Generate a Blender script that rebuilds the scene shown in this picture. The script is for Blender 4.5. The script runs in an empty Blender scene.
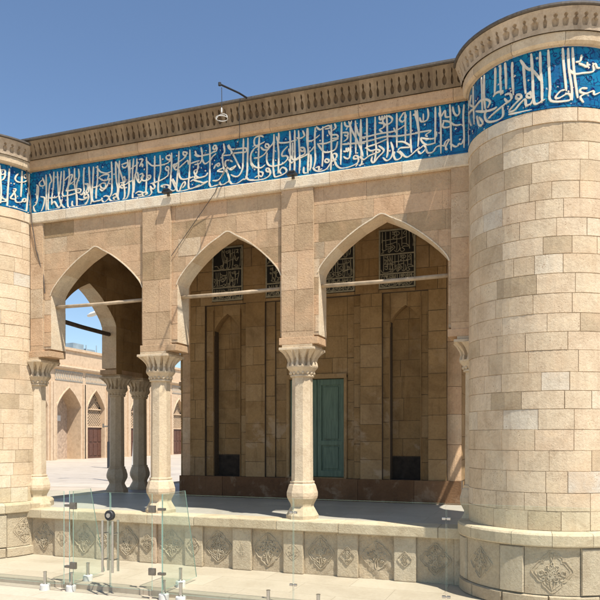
import bpy, bmesh, math, random
from math import sin, cos, pi, atan2, sqrt, radians as R
STROKES_WALL = """-1607,1294 -1606,1232 -1607,1172
-1622,1286 -1613,1261 -1630,1259 -1635,1270 -1622,1279
-1647,1265 -1639,1250 -1647,1203 -1660,1191 -1652,1172 -1626,1173 -1613,1213 -1630,1222
-1645,1258 -1647,1217
-1592,1295 -1584,1271 -1592,1258 -1597,1214 -1599,1177 -1588,1172 -1567,1172 -1551,1175 -1538,1204
-1574,1300 -1576,1256 -1582,1216 -1584,1189
-1597,1213 -1567,1212 -1555,1216
-1559,1298 -1557,1254 -1553,1212 -1543,1184 -1530,1172 -1538,1172
-1543,1297 -1547,1259 -1551,1219
-1532,1298 -1534,1251 -1538,1217 -1522,1212 -1489,1215 -1465,1218
-1512,1302 -1510,1274 -1516,1238 -1518,1205 -1516,1174 -1502,1172 -1489,1172
-1530,1264 -1510,1278 -1498,1278 -1510,1251 -1522,1232 -1516,1228 -1469,1229 -1465,1218 -1473,1214
-1489,1300 -1489,1245 -1481,1210 -1479,1172
-1473,1296 -1471,1269 -1481,1241 -1481,1172
-1451,1297 -1453,1254 -1451,1220 -1461,1208 -1449,1210 -1451,1197 -1437,1198
-1584,1189 -1572,1198 -1559,1179 -1551,1175
-1498,1192 -1500,1179 -1491,1172 -1473,1172 -1445,1173 -1435,1188
-1473,1196 -1457,1191 -1437,1195
-1441,1242 -1433,1238 -1433,1215 -1445,1206 -1453,1217
-1510,1248 -1493,1256 -1481,1267
-1431,1297 -1429,1254 -1423,1203 -1421,1183 -1425,1172
-1413,1295 -1415,1252 -1419,1186 -1397,1180 -1382,1182 -1380,1188
-1397,1296 -1397,1250 -1403,1211 -1403,1188
-1397,1288 -1386,1275 -1362,1267 -1343,1271
-1397,1253 -1378,1262 -1354,1261 -1358,1245 -1343,1246
-1378,1237 -1366,1233 -1368,1220 -1382,1221 -1386,1232 -1378,1237
-1368,1220 -1378,1211 -1389,1219
-1419,1226 -1397,1228 -1386,1235
-1393,1256 -1370,1243 -1350,1247 -1364,1219 -1378,1213
-1343,1302 -1341,1265 -1341,1233 -1343,1200 -1352,1185 -1370,1172 -1382,1182
-1374,1191 -1364,1193 -1354,1188 -1350,1178 -1339,1172 -1319,1172 -1312,1173
-1327,1300 -1325,1247 -1319,1210 -1323,1191
-1312,1301 -1314,1255 -1314,1216 -1319,1184 -1314,1174
-1325,1299 -1312,1271 -1300,1240 -1293,1210 -1293,1181 -1300,1172
-1304,1287 -1281,1290 -1285,1278 -1296,1276 -1302,1283
-1281,1300 -1277,1273 -1275,1241 -1277,1192 -1285,1174 -1298,1172
-1272,1298 -1273,1247 -1277,1234
-1258,1300 -1262,1249 -1260,1206 -1262,1174 -1251,1172 -1217,1175
-1245,1298 -1247,1263 -1255,1231 -1258,1190
-1302,1220 -1294,1214 -1300,1210 -1308,1215 -1300,1224
-1294,1217 -1273,1227 -1255,1231
-1300,1240 -1293,1246 -1291,1229 -1308,1228
-1238,1294 -1224,1293 -1232,1277 -1224,1276 -1226,1268
-1238,1226 -1243,1252 -1251,1247 -1236,1219 -1221,1243 -1232,1232
-1339,1190 -1327,1195 -1323,1185 -1335,1183 -1331,1176
-1251,1186 -1239,1191 -1224,1186 -1232,1180 -1243,1181
-1449,1243 -1437,1238 -1439,1222 -1443,1216 -1433,1198 -1439,1182 -1449,1177
-1273,1266 -1258,1274 -1245,1279
-1210,1298 -1208,1257 -1211,1210 -1213,1181
-1210,1287 -1198,1275 -1184,1267 -1143,1266 -1125,1273 -1120,1287
-1179,1298 -1180,1254 -1181,1206
-1160,1297 -1158,1251 -1165,1220 -1167,1185 -1158,1179 -1129,1180 -1125,1192 -1136,1200 -1156,1199 -1147,1194
-1136,1292 -1121,1290 -1125,1278 -1136,1283 -1137,1291
-1118,1299 -1118,1261 -1121,1220 -1123,1186
-1138,1258 -1129,1255 -1129,1245 -1138,1248 -1139,1256
-1129,1245 -1132,1228 -1161,1216 -1195,1211
-1236,1271 -1230,1280 -1224,1276
-1236,1245 -1224,1247 -1226,1228 -1213,1223 -1198,1227 -1195,1236 -1206,1238 -1202,1228
-1187,1210 -1180,1202 -1182,1193 -1193,1196 -1195,1204
-1195,1196 -1191,1181 -1202,1172 -1221,1172 -1224,1182 -1213,1187 -1208,1180 -1215,1178
-1125,1192 -1129,1187 -1114,1178 -1103,1183 -1109,1197 -1116,1213
-1114,1216 -1103,1196
-1091,1300 -1093,1258 -1098,1211 -1098,1176 -1060,1175 -1053,1180
-1098,1258 -1107,1250 -1111,1260 -1096,1261
-1076,1296 -1062,1291 -1068,1284 -1075,1287 -1076,1296
-1064,1285 -1075,1274 -1096,1264 -1109,1254 -1100,1243 -1075,1258 -1060,1266 -1057,1253
-1052,1299 -1052,1252 -1055,1215 -1057,1181 -1043,1177 -1018,1185
-1091,1242 -1089,1219 -1078,1210 -1060,1209 -1039,1213
-1089,1175 -1080,1193 -1071,1201 -1069,1192 -1078,1183
-1034,1293 -1029,1280 -1018,1276
-1053,1255 -1032,1259 -1018,1260
-1025,1255 -1023,1236 -1037,1231 -1032,1215 -1018,1207
-1050,1199 -1039,1203 -1018,1193
-1013,1301 -1009,1277 -1011,1256
-1036,1281 -1022,1274 -1001,1275 -980,1276
-983,1303 -982,1267 -983,1212 -985,1178
-969,1300 -961,1298 -963,1288 -971,1291 -969,1299
-959,1295 -959,1283 -975,1279
-961,1274 -973,1266 -983,1255 -997,1248 -1004,1252 -1009,1262 -1018,1251 -1036,1250
-1022,1251 -1027,1227 -1036,1209 -1022,1207 -997,1210 -990,1219
-961,1240 -952,1243 -949,1238 -954,1234 -961,1240 -969,1228
-935,1301 -932,1276 -939,1264 -935,1227 -927,1213
-973,1192 -952,1192 -935,1212 -944,1216 -956,1220 -935,1227
-1036,1200 -1018,1195 -1006,1190 -990,1192 -1015,1182 -1036,1178
-985,1190 -980,1174 -966,1175 -952,1177 -949,1184 -945,1176 -932,1176 -921,1182
-918,1295 -908,1272 -894,1246 -879,1216
-911,1267 -884,1266 -861,1265 -858,1273 -866,1277 -911,1280 -921,1293
-868,1306 -869,1264 -871,1218 -881,1198 -894,1194 -910,1202
-905,1241 -915,1247 -928,1246 -928,1232 -915,1221 -894,1227 -908,1217 -921,1225
-927,1223 -921,1204 -916,1188 -920,1179
-916,1185 -908,1174 -891,1172 -871,1182 -858,1189 -854,1255 -853,1306
-861,1190 -851,1179 -834,1177
-942,1265 -911,1263
-834,1268 -844,1254 -843,1226 -834,1216
-980,1276 -966,1284
-816,1304 -818,1262 -819,1220 -818,1178
-798,1287 -805,1284 -828,1279 -833,1292 -828,1304 -811,1306 -802,1301
-818,1276 -831,1272 -843,1257 -843,1233 -831,1216 -811,1210 -797,1217
-797,1279 -787,1277 -785,1268 -794,1269 -797,1277
-811,1272 -802,1263 -789,1261 -784,1266 -772,1277 -769,1285
-834,1242 -815,1242 -798,1250 -787,1264
-790,1252 -792,1232 -787,1216 -772,1209 -756,1210 -740,1212 -724,1225 -728,1234 -742,1236 -740,1248 -724,1262
-768,1304 -769,1258 -771,1214 -768,1183 -760,1176 -731,1184 -731,1196 -742,1201 -750,1190 -744,1183
-753,1306 -753,1286 -756,1277 -753,1241 -755,1185
-760,1296 -753,1278 -734,1274 -715,1274 -696,1277
-718,1306 -716,1265 -716,1227 -718,1180
-702,1306 -702,1263 -702,1219 -705,1178 -713,1173 -718,1183
-690,1303 -688,1255 -686,1217 -688,1176
-677,1301 -672,1285 -686,1279 -696,1283
-686,1252 -674,1250 -671,1241 -680,1241 -686,1249
-671,1247 -671,1232 -686,1226 -705,1219 -715,1233 -721,1254
-663,1305 -663,1266 -658,1230 -661,1205 -661,1175
-721,1222 -712,1211 -702,1216 -655,1230
-794,1205 -785,1204 -784,1194 -792,1197 -794,1204
-782,1200 -781,1185 -798,1175 -821,1174 -848,1176
-815,1199 -805,1194 -808,1183 -818,1187 -831,1183
-674,1194 -674,1177 -661,1175
-709,1270 -709,1226
-661,1306 -661,1266 -660,1222 -661,1172
-638,1304 -640,1263 -638,1213 -643,1187
-665,1268 -646,1268 -624,1281
-671,1226 -652,1238 -637,1254
-615,1303 -615,1259 -615,1216 -617,1187
-635,1306 -624,1296 -612,1300 -597,1303 -591,1296 -609,1295
-589,1305 -589,1255 -589,1212 -591,1172
-597,1289 -591,1276 -573,1273 -570,1264 -588,1264
-631,1256 -621,1240 -609,1228 -591,1227 -576,1233 -570,1253
-627,1255 -609,1253 -591,1256 -567,1261
-579,1306 -576,1294 -585,1287
-558,1306 -559,1251 -561,1185
-555,1276 -540,1274 -540,1265 -550,1268
-540,1268 -541,1257 -552,1250
-549,1306 -546,1295 -534,1292 -528,1306
-537,1306 -528,1281 -516,1256 -501,1222 -495,1199
-556,1243 -534,1241 -513,1240 -489,1236
-532,1302 -531,1247 -534,1204 -543,1200 -552,1207
-544,1231 -544,1221 -549,1221 -552,1223
-538,1231 -538,1221 -543,1220
-517,1305 -516,1259 -516,1210
-501,1305 -503,1251 -504,1240
-516,1293 -507,1263 -489,1249
-591,1201 -582,1199 -573,1210 -576,1219 -585,1217 -582,1202 -573,1201
-579,1199 -573,1184 -558,1174 -534,1175 -510,1184 -510,1201 -519,1205 -522,1197 -510,1195
-646,1188 -637,1178 -621,1174 -603,1179 -591,1195
-606,1208 -597,1204 -598,1197 -608,1200 -606,1208
-637,1186 -627,1188 -627,1179 -617,1181
-510,1181 -516,1173
-507,1175 -492,1178
-652,1227 -652,1197 -655,1180
-501,1306 -500,1254 -500,1196
-483,1306 -483,1265 -482,1200
-459,1306 -459,1253 -456,1210 -463,1177
-504,1254 -481,1254 -446,1257 -408,1257 -389,1262 -372,1271
-504,1240 -469,1242 -431,1246 -389,1242 -333,1242
-482,1225 -457,1229 -423,1239
-426,1306 -424,1256 -423,1205 -426,1186
-434,1300 -420,1302 -410,1293 -414,1283 -428,1279 -437,1289 -434,1300
-449,1288 -434,1283 -436,1272 -446,1268 -437,1258
-397,1306 -397,1261 -397,1210
-449,1223 -434,1207 -451,1190 -463,1177 -470,1184 -467,1195
-504,1200 -492,1190 -475,1199 -446,1206 -454,1213 -472,1212 -486,1223
-414,1229 -408,1203 -414,1184 -426,1178 -437,1188
-377,1306 -383,1298 -389,1287 -380,1280 -372,1290 -373,1301
-374,1306 -373,1268 -373,1223
-359,1306 -358,1260 -358,1218 -356,1190
-352,1293 -346,1294 -340,1271
-340,1306 -340,1274 -335,1240
-394,1226 -377,1223 -358,1207 -386,1208 -394,1201
-403,1200 -406,1189 -400,1177 -389,1178 -383,1186 -389,1195 -397,1199
-389,1200 -374,1182 -360,1182 -333,1203
-406,1267 -400,1253
-498,1199 -498,1182 -504,1172
-447,1306 -446,1298 -441,1296 -439,1305 -438,1296 -433,1297 -432,1306
-340,1306 -338,1271 -335,1243 -338,1204
-346,1306 -342,1291 -338,1274
-333,1284 -330,1274 -322,1271 -312,1275 -309,1288 -311,1305
-323,1293 -323,1273
-290,1306 -290,1263 -291,1206
-278,1306 -276,1275 -275,1233 -275,1176
-280,1289 -275,1277 -264,1292 -262,1275 -251,1273
-251,1306 -249,1270 -248,1229 -247,1180
-243,1299 -240,1283 -232,1273 -225,1280 -228,1300
-270,1265 -253,1260 -237,1248 -219,1247
-267,1262 -270,1249 -259,1245 -245,1248
-346,1244 -324,1244 -302,1243 -316,1234 -311,1228
-330,1228 -311,1222 -291,1222 -286,1238
-330,1228 -327,1217 -313,1206 -289,1208
-338,1193 -330,1184 -316,1196 -322,1205 -330,1200 -346,1192
-316,1198 -311,1184 -297,1184 -286,1197 -267,1197
-267,1194 -262,1207 -253,1211 -262,1193 -259,1185 -264,1188
-251,1200 -237,1190 -229,1191 -227,1196 -219,1195 -213,1210
-213,1300 -215,1265 -213,1224 -213,1183"""
STROKES_LEFT = """221,1299 218,1260 215,1216 214,1182 213,1172 219,1172 231,1172 236,1177 239,1172 249,1172 260,1172
194,1287 205,1290 206,1279 195,1273 192,1282
206,1280 206,1269 200,1257 190,1252
266,1305 264,1256 261,1215
252,1292 243,1279 241,1267 252,1263 274,1270 288,1282 297,1302
274,1294 284,1299 286,1289 276,1284 274,1292
296,1306 293,1249 287,1202 283,1174 274,1172 260,1172 247,1172 245,1178
309,1303 304,1235 299,1173
233,1234 243,1235 231,1213 224,1201 240,1202 240,1215 233,1230
240,1202 245,1193 264,1199 271,1211 280,1214 278,1204 268,1202
190,1198 203,1193 213,1188 203,1185 190,1180
235,1253 238,1251"""
STROKES_RIGHT = """-219,1306 -219,1269 -211,1205
-174,1306 -171,1276 -169,1216
-162,1306 -162,1256 -157,1219
-123,1306 -123,1282 -125,1240
-108,1306 -108,1275 -106,1232
-95,1306 -93,1278 -92,1241
-76,1300 -76,1272 -73,1220
-49,1288 -47,1254 -44,1214
-56,1298 -44,1278 -32,1266
-207,1245 -177,1249 -153,1241 -140,1229 -148,1218
-200,1233 -157,1213 -129,1207 -118,1208
-129,1239 -118,1243 -101,1239 -108,1236
-153,1217 -159,1203 -148,1184 -118,1174 -101,1179 -101,1202
-95,1228 -82,1226 -78,1213 -88,1209 -96,1220
-79,1211 -104,1203 -140,1192 -144,1190
-66,1218 -56,1215 -55,1206 -65,1209 -66,1217
-55,1206 -70,1197 -85,1185
-41,1213 -32,1211 -30,1202 -40,1205 -41,1212
-85,1182 -70,1183 -56,1195 -45,1201 -42,1186 -29,1188
-234,1292 -247,1274 -207,1245 -270,1257 -234,1213
-194,1218 -182,1189 -166,1188 -182,1210
-85,1177 -56,1173 -29,1172
-31,1305 -28,1260 -26,1199 -20,1184 0,1191
-11,1305 -10,1264 -7,1222 -7,1184
-34,1273 -18,1252 -5,1230
7,1306 9,1260 11,1219 13,1186 52,1183 57,1193 49,1199 31,1190 23,1193 34,1206 44,1208
39,1306 41,1270 45,1229 47,1205
51,1305 53,1256 59,1215 60,1183
61,1306 64,1256 69,1215 73,1188
52,1256 65,1245 85,1247 111,1253 110,1268
68,1272 79,1275 82,1289
75,1269 85,1266 96,1262 96,1273
110,1268 117,1271 122,1263 131,1264
96,1212 82,1211 79,1203 93,1200 111,1207 114,1199 131,1207
93,1200 79,1191 87,1178
-34,1217 -26,1199 -34,1184"""

random.seed(7)
sc = bpy.context.scene
C = bpy.data.collections.new('place'); sc.collection.children.link(C)

# ------------------------------------------------------------------ materials
def newmat(name):
    m = bpy.data.materials.new(name); m.use_nodes = True
    nt = m.node_tree; nt.nodes.clear()
    o = nt.nodes.new('ShaderNodeOutputMaterial'); b = nt.nodes.new('ShaderNodeBsdfPrincipled')
    nt.links.new(b.outputs[0], o.inputs[0])
    return m, nt, b
def nd(nt, t, **k):
    n = nt.nodes.new(t)
    for a, v in k.items(): setattr(n, a, v)
    return n
def ramp(nt, stops, fac=None, interp='LINEAR'):
    r = nd(nt, 'ShaderNodeValToRGB'); e = r.color_ramp.elements; r.color_ramp.interpolation = interp
    while len(e) < len(stops): e.new(.5)
    for i, (p, c) in enumerate(stops): e[i].position = p; e[i].color = (*c, 1)
    if fac is not None: nt.links.new(fac, r.inputs[0])
    return r
def noise(nt, vec, scale, detail=4, rough=.6, dist=0):
    n = nd(nt, 'ShaderNodeTexNoise'); n.inputs['Scale'].default_value = scale
    n.inputs['Detail'].default_value = detail; n.inputs['Roughness'].default_value = rough
    n.inputs['Distortion'].default_value = dist
    nt.links.new(vec, n.inputs['Vector']); return n
def mix(nt, a, b, fac, mode='MIX'):
    m = nd(nt, 'ShaderNodeMix', data_type='RGBA', blend_type=mode)
    for s, v in ((6, a), (7, b), (0, fac)):
        if hasattr(v, 'links'): nt.links.new(v, m.inputs[s])
        elif isinstance(v, tuple): m.inputs[s].default_value = (*v, 1)
        else: m.inputs[s].default_value = v
    return m.outputs[2]
def mapping(nt, vec, scale):
    m = nd(nt, 'ShaderNodeMapping'); m.inputs['Scale'].default_value = scale; nt.links.new(vec, m.inputs[0]); return m.outputs[0]

def stone(name, pal, grime=.35, grimecol=(.16, .11, .07), bump=.35, grain=1.0, streak=.3, bumpscale=1.0, pale=0, patch=None):
    m, nt, b = newmat(name)
    tc = nd(nt, 'ShaderNodeTexCoord'); P = tc.outputs['Object']
    at = nd(nt, 'ShaderNodeAttribute', attribute_name='tint')
    base = ramp(nt, pal, at.outputs['Fac']).outputs[0]
    # mottled mineral colour inside each block
    n1 = noise(nt, P, 3.2, 6, .65, .6); r1 = ramp(nt, [(.3, (.80, .76, .72)), (.52, (1, 1, 1)), (.75, (1.13, 1.10, 1.04))], n1.outputs[0])
    col = mix(nt, base, r1.outputs[0], .9, 'MULTIPLY')
    n2 = noise(nt, P, 26, 5, .7); r2 = ramp(nt, [(.3, (.82, .79, .76)), (.55, (1, 1, 1)), (.8, (1.08, 1.07, 1.05))], n2.outputs[0])
    col = mix(nt, col, r2.outputs[0], .8*grain, 'MULTIPLY')
    n3 = noise(nt, P, 120, 3, .7); r3 = ramp(nt, [(.25, (.72, .68, .64)), (.45, (1, 1, 1))], n3.outputs[0])
    col = mix(nt, col, r3.outputs[0], .7*grain, 'MULTIPLY')
    # grime patches and rain streaks
    n4 = noise(nt, P, .9, 7, .62, .8); r4 = ramp(nt, [(.52, (0, 0, 0)), (.74, (1, 1, 1))], n4.outputs[0])
    g = nd(nt, 'ShaderNodeMath', operation='MULTIPLY'); nt.links.new(r4.outputs[0], g.inputs[0]); g.inputs[1].default_value = grime
    col = mix(nt, col, grimecol, g.outputs[0])
    n5 = noise(nt, mapping(nt, P, (5, 5, .55)), 1.6, 6, .7); r5 = ramp(nt, [(.56, (0, 0, 0)), (.72, (1, 1, 1))], n5.outputs[0])
    g2 = nd(nt, 'ShaderNodeMath', operation='MULTIPLY'); nt.links.new(r5.outputs[0], g2.inputs[0]); g2.inputs[1].default_value = streak
    col = mix(nt, col, grimecol, g2.outputs[0])
    if patch:                                                 # rusty orange clouds and dark pits in the stone
        n7 = noise(nt, P, 2.4, 5, .6, .5); r7 = ramp(nt, [(.50, (0, 0, 0)), (.70, (.55, .55, .55))], n7.outputs[0]); col = mix(nt, col, patch, r7.outputs[0])
        n8 = noise(nt, P, 60, 2, .5); n9 = noise(nt, P, 4, 3, .6)
        r8 = ramp(nt, [(.33, (1, 1, 1)), (.38, (0, 0, 0))], n8.outputs[0]); r9 = ramp(nt, [(.48, (0, 0, 0)), (.6, (1, 1, 1))], n9.outputs[0])
        pm = nd(nt, 'ShaderNodeMath', operation='MULTIPLY'); nt.links.new(r8.outputs[0], pm.inputs[0]); nt.links.new(r9.outputs[0], pm.inputs[1])
        col = mix(nt, col, grimecol, pm.outputs[0])
    if pale:                                                  # bare patches where the dark skin has flaked off
        n6 = noise(nt, P, 1.7, 8, .68, .4); r6 = ramp(nt, [(.56, (0, 0, 0)), (.64, (1, 1, 1))], n6.outputs[0])
        g3 = nd(nt, 'ShaderNodeMath', operation='MULTIPLY'); sz = nd(nt, 'ShaderNodeSeparateXYZ'); nt.links.new(P, sz.inputs[0])
        mr = nd(nt, 'ShaderNodeMapRange'); nt.links.new(sz.outputs[2], mr.inputs[0]); mr.inputs[1].default_value = 1.6; mr.inputs[2].default_value = 4.2; mr.inputs[3].default_value = pale; mr.inputs[4].default_value = pale*.2
        nt.links.new(r6.outputs[0], g3.inputs[0]); nt.links.new(mr.outputs[0], g3.inputs[1])
        col = mix(nt, col, (.44, .33, .215), g3.outputs[0])
    nt.links.new(col, b.inputs['Base Color'])
    b.inputs['Roughness'].default_value = .88; b.inputs['Specular IOR Level'].default_value = .25
    nb = noise(nt, P, 38*bumpscale, 7, .72); nb2 = noise(nt, P, 9*bumpscale, 4, .6)
    ad = nd(nt, 'ShaderNodeMath', operation='ADD'); nt.links.new(nb.outputs[0], ad.inputs[0]); m2 = nd(nt, 'ShaderNodeMath', operation='MULTIPLY'); nt.links.new(nb2.outputs[0], m2.inputs[0]); m2.inputs[1].default_value = .45; nt.links.new(m2.outputs[0], ad.inputs[1])
    bp = nd(nt, 'ShaderNodeBump'); bp.inputs['Strength'].default_value = bump; bp.inputs['Distance'].default_value = .02
    nt.links.new(ad.outputs[0], bp.inputs['Height']); nt.links.new(bp.outputs[0], b.inputs['Normal'])
    return m

def plain(name, col, rough=.5, metal=0, var=.15, bump=0, scale=30, spec=.5):
    m, nt, b = newmat(name); P = nd(nt, 'ShaderNodeTexCoord').outputs['Object']
    n = noise(nt, P, scale, 4, .6); lo = tuple(c*(1-var) for c in col); hi = tuple(min(1, c*(1+var)) for c in col)
    r = ramp(nt, [(.3, lo), (.7, hi)], n.outputs[0]); nt.links.new(r.outputs[0], b.inputs['Base Color'])
    b.inputs['Roughness'].default_value = rough; b.inputs['Metallic'].default_value = metal
    b.inputs['Specular IOR Level'].default_value = spec
    if bump:
        bp = nd(nt, 'ShaderNodeBump'); bp.inputs['Strength'].default_value = bump; bp.inputs['Distance'].default_value = .01
        nt.links.new(n.outputs[0], bp.inputs['Height']); nt.links.new(bp.outputs[0], b.inputs['Normal'])
    return m

PAL = [(0, (.46, .36, .235)), (.2, (.55, .435, .29)), (.38, (.61, .485, .33)), (.5, (.65, .53, .37)), (.62, (.65, .505, .345)), (.75, (.67, .56, .405)), (.9, (.68, .59, .45)), (1, (.59, .53, .43))]
PALPINK = [(0, (.32, .225, .125)), (.3, (.45, .315, .19)), (.5, (.52, .365, .225)), (.65, (.55, .36, .215)), (.85, (.59, .455, .305)), (1, (.40, .305, .20))]
PALPALE = [(0, (.47, .37, .245)), (.4, (.57, .455, .31)), (.75, (.62, .51, .36)), (1, (.53, .46, .35))]
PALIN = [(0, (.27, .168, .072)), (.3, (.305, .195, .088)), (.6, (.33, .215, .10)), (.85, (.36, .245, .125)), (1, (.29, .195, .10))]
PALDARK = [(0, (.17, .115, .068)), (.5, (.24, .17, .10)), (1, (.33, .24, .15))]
M = {}
M['stone'] = stone('cream_limestone', PAL, .36, (.38, .27, .175), .45, streak=.36, patch=(.62, .45, .285))
M['pink'] = stone('pinkish_sandstone', PALPINK, .42, (.30, .185, .10), .55, streak=.35, patch=(.60, .38, .22))
M['pale'] = stone('pale_carved_stone', PALPALE, .15, (.33, .25, .17), .4, streak=.12)
M['plinth'] = stone('weathered_plinth_stone', [(0, (.47, .36, .25)), (.5, (.55, .44, .31)), (1, (.61, .51, .38))], .3, (.33, .235, .15), .9, streak=.2)
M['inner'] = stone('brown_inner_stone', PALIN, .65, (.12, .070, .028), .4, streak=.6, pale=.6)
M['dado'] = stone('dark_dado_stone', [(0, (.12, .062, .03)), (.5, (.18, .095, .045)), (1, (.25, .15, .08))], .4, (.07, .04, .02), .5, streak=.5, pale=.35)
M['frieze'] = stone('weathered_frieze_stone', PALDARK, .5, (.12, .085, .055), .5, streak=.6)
M['lightfrieze'] = stone('carved_frieze_stone', [(0, (.42, .33, .23)), (1, (.56, .45, .33))], .4, (.17, .12, .08), .5, streak=.6)
M['mortar'] = plain('mortar', (.40, .30, .195), .95, var=.3, bump=.3)
M['inmortar'] = plain('dark_mortar', (.08, .055, .032), .95, var=.3)
M['cap'] = stone('plinth_coping_stone', PALPALE, .3, (.34, .24, .15), .5, streak=.1)
M['lead'] = plain('roof_edge_metal', (.09, .075, .06), .6, var=.3)
M['roof'] = plain('roof_plaster', (.42, .36, .28), .9, var=.2, bump=.2, scale=3)
M['letter'] = plain('white_glazed_letters', (.66, .59, .46), .35, var=.12, scale=14)
M['lattice'] = plain('lattice_bars', (.27, .245, .17), .6, var=.3, scale=20)
M['void'] = plain('dark_glass', (.015, .016, .016), .4, var=.4)
M['niche_hole'] = plain('dark_niche_hole', (.03, .022, .015), .95, var=.5, scale=8)  # near-black colour standing in for the unlit holes in the niches
M['steel'] = plain('brushed_steel', (.52, .51, .48), .28, 1, .1, scale=60)
M['darksteel'] = plain('tarnished_steel', (.22, .20, .17), .45, .8, .2)
M['whiteplastic'] = plain('white_base', (.60, .59, .55), .5, var=.06)
M['black'] = plain('black_paint', (.025, .025, .027), .5, var=.3)
M['iron'] = plain('iron_rod', (.10, .075, .055), .7, .2, .4, scale=12)
M['rodpaint'] = plain('beige_painted_rod', (.38, .29, .19), .6, 0, .25, scale=8)
M['navy'] = plain('navy_glaze', (.004, .018, .12), .35, var=.3)
M['wood'] = plain('dark_red_wood', (.10, .042, .026), .55, 0, .35, bump=.2, scale=9)
M['sheet'] = plain('translucent_roof_sheet', (.27, .35, .40), .35, 0, .25, scale=.8)
M['bg'] = stone('courtyard_wall_stone', [(0, (.52, .38, .25)), (1, (.60, .46, .32))], .2, (.36, .24, .15), .2, .5)
M['bgdark'] = plain('courtyard_wall_brick', (.40, .30, .22), .9, var=.3, bump=.3, scale=4)

def tile_mat():
    m, nt, b = newmat('blue_glazed_tile'); P = nd(nt, 'ShaderNodeTexCoord').outputs['Object']
    w = noise(nt, P, 5, 3, .5); mx = nd(nt, 'ShaderNodeVectorMath', operation='MULTIPLY_ADD')
    nt.links.new(w.outputs['Color'], mx.inputs[0]); mx.inputs[1].default_value = (.12,)*3; nt.links.new(P, mx.inputs[2])
    v = nd(nt, 'ShaderNodeTexVoronoi', feature='DISTANCE_TO_EDGE'); v.inputs['Scale'].default_value = 15; nt.links.new(mx.outputs[0], v.inputs['Vector'])
    base = ramp(nt, [(.28, (.002, .055, .20)), (.42, (.002, .12, .27)), (.55, (.003, .175, .32)), (.72, (.006, .25, .36))], noise(nt, P, 4.5, 5, .65).outputs[0]).outputs[0]
    e = ramp(nt, [(.05, (1, 1, 1)), (.10, (0, 0, 0))], v.outputs['Distance']).outputs[0]
    brk = ramp(nt, [(.45, (0, 0, 0)), (.52, (1, 1, 1))], noise(nt, P, 9, 2).outputs[0]).outputs[0]
    f = nd(nt, 'ShaderNodeMath', operation='MULTIPLY'); nt.links.new(e, f.inputs[0]); nt.links.new(brk, f.inputs[1])
    f2 = nd(nt, 'ShaderNodeMath', operation='MULTIPLY'); nt.links.new(f.outputs[0], f2.inputs[0]); f2.inputs[1].default_value = .85
    col = mix(nt, base, (.002, .012, .11), f2.outputs[0])
    v2 = nd(nt, 'ShaderNodeTexVoronoi'); v2.inputs['Scale'].default_value = 11; nt.links.new(mx.outputs[0], v2.inputs['Vector'])
    dots = ramp(nt, [(.12, (1, 1, 1)), (.17, (0, 0, 0))], v2.outputs['Distance']).outputs[0]
    pick = nd(nt, 'ShaderNodeSeparateColor'); nt.links.new(v2.outputs['Color'], pick.inputs[0])
    gt = nd(nt, 'ShaderNodeMath', operation='GREATER_THAN'); nt.links.new(pick.outputs[0], gt.inputs[0]); gt.inputs[1].default_value = .62
    f3 = nd(nt, 'ShaderNodeMath', operation='MULTIPLY'); nt.links.new(dots, f3.inputs[0]); nt.links.new(gt.outputs[0], f3.inputs[1])
    col = mix(nt, col, (.62, .60, .56), f3.outputs[0])
    bk = nd(nt, 'ShaderNodeTexBrick'); cb = nd(nt, 'ShaderNodeCombineXYZ'); sp = nd(nt, 'ShaderNodeSeparateXYZ'); nt.links.new(P, sp.inputs[0])
    xy = nd(nt, 'ShaderNodeMath', operation='ADD'); nt.links.new(sp.outputs[0], xy.inputs[0]); nt.links.new(sp.outputs[1], xy.inputs[1])
    nt.links.new(xy.outputs[0], cb.inputs[0]); nt.links.new(sp.outputs[2], cb.inputs[1]); nt.links.new(cb.outputs[0], bk.inputs['Vector'])
    bk.inputs['Scale'].default_value = 1; bk.inputs['Brick Width'].default_value = .235; bk.inputs['Row Height'].default_value = .235; bk.offset = 0
    bk.inputs['Mortar Size'].default_value = .0022; bk.inputs['Color1'].default_value = (1, 1, 1, 1); bk.inputs['Color2'].default_value = (.72, .78, .84, 1); bk.inputs['Mortar'].default_value = (.25, .22, .18, 1)
    col = mix(nt, col, bk.outputs[0], .9, 'MULTIPLY')
    # worn tiles where the glaze has gone
    wr = ramp(nt, [(.68, (0, 0, 0)), (.74, (1, 1, 1))], noise(nt, P, 2.1, 6, .7, .5).outputs[0]).outputs[0]
    f4 = nd(nt, 'ShaderNodeMath', operation='MULTIPLY'); nt.links.new(wr, f4.inputs[0]); f4.inputs[1].default_value = .6
    col = mix(nt, col, (.22, .19, .13), f4.outputs[0])
    nt.links.new(col, b.inputs['Base Color']); b.inputs['Roughness'].default_value = .35; b.inputs['Specular IOR Level'].default_value = .3
    bp = nd(nt, 'ShaderNodeBump'); bp.inputs['Strength'].default_value = .25; bp.inputs['Distance'].default_value = .01
    nt.links.new(noise(nt, P, 30, 4).outputs[0], bp.inputs['Height']); nt.links.new(bp.outputs[0], b.inputs['Normal'])
    return m
M['tile'] = tile_mat()

def door_mat():
    m, nt, b = newmat('green_painted_wood'); P = nd(nt, 'ShaderNodeTexCoord').outputs['Object']
    g = noise(nt, mapping(nt, P, (14, 14, 1.2)), 2, 6, .7)
    c = ramp(nt, [(.25, (.045, .075, .050)), (.55, (.09, .145, .098)), (.8, (.14, .195, .135))], g.outputs[0]).outputs[0]
    w = ramp(nt, [(.62, (0, 0, 0)), (.72, (1, 1, 1))], noise(nt, P, 5, 6, .7).outputs[0]).outputs[0]
    f = nd(nt, 'ShaderNodeMath', operation='MULTIPLY'); nt.links.new(w, f.inputs[0]); f.inputs[1].default_value = .5
    nt.links.new(mix(nt, c, (.07, .065, .04), f.outputs[0]), b.inputs['Base Color']); b.inputs['Roughness'].default_value = .6
    return m
M['door'] = door_mat()

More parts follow.
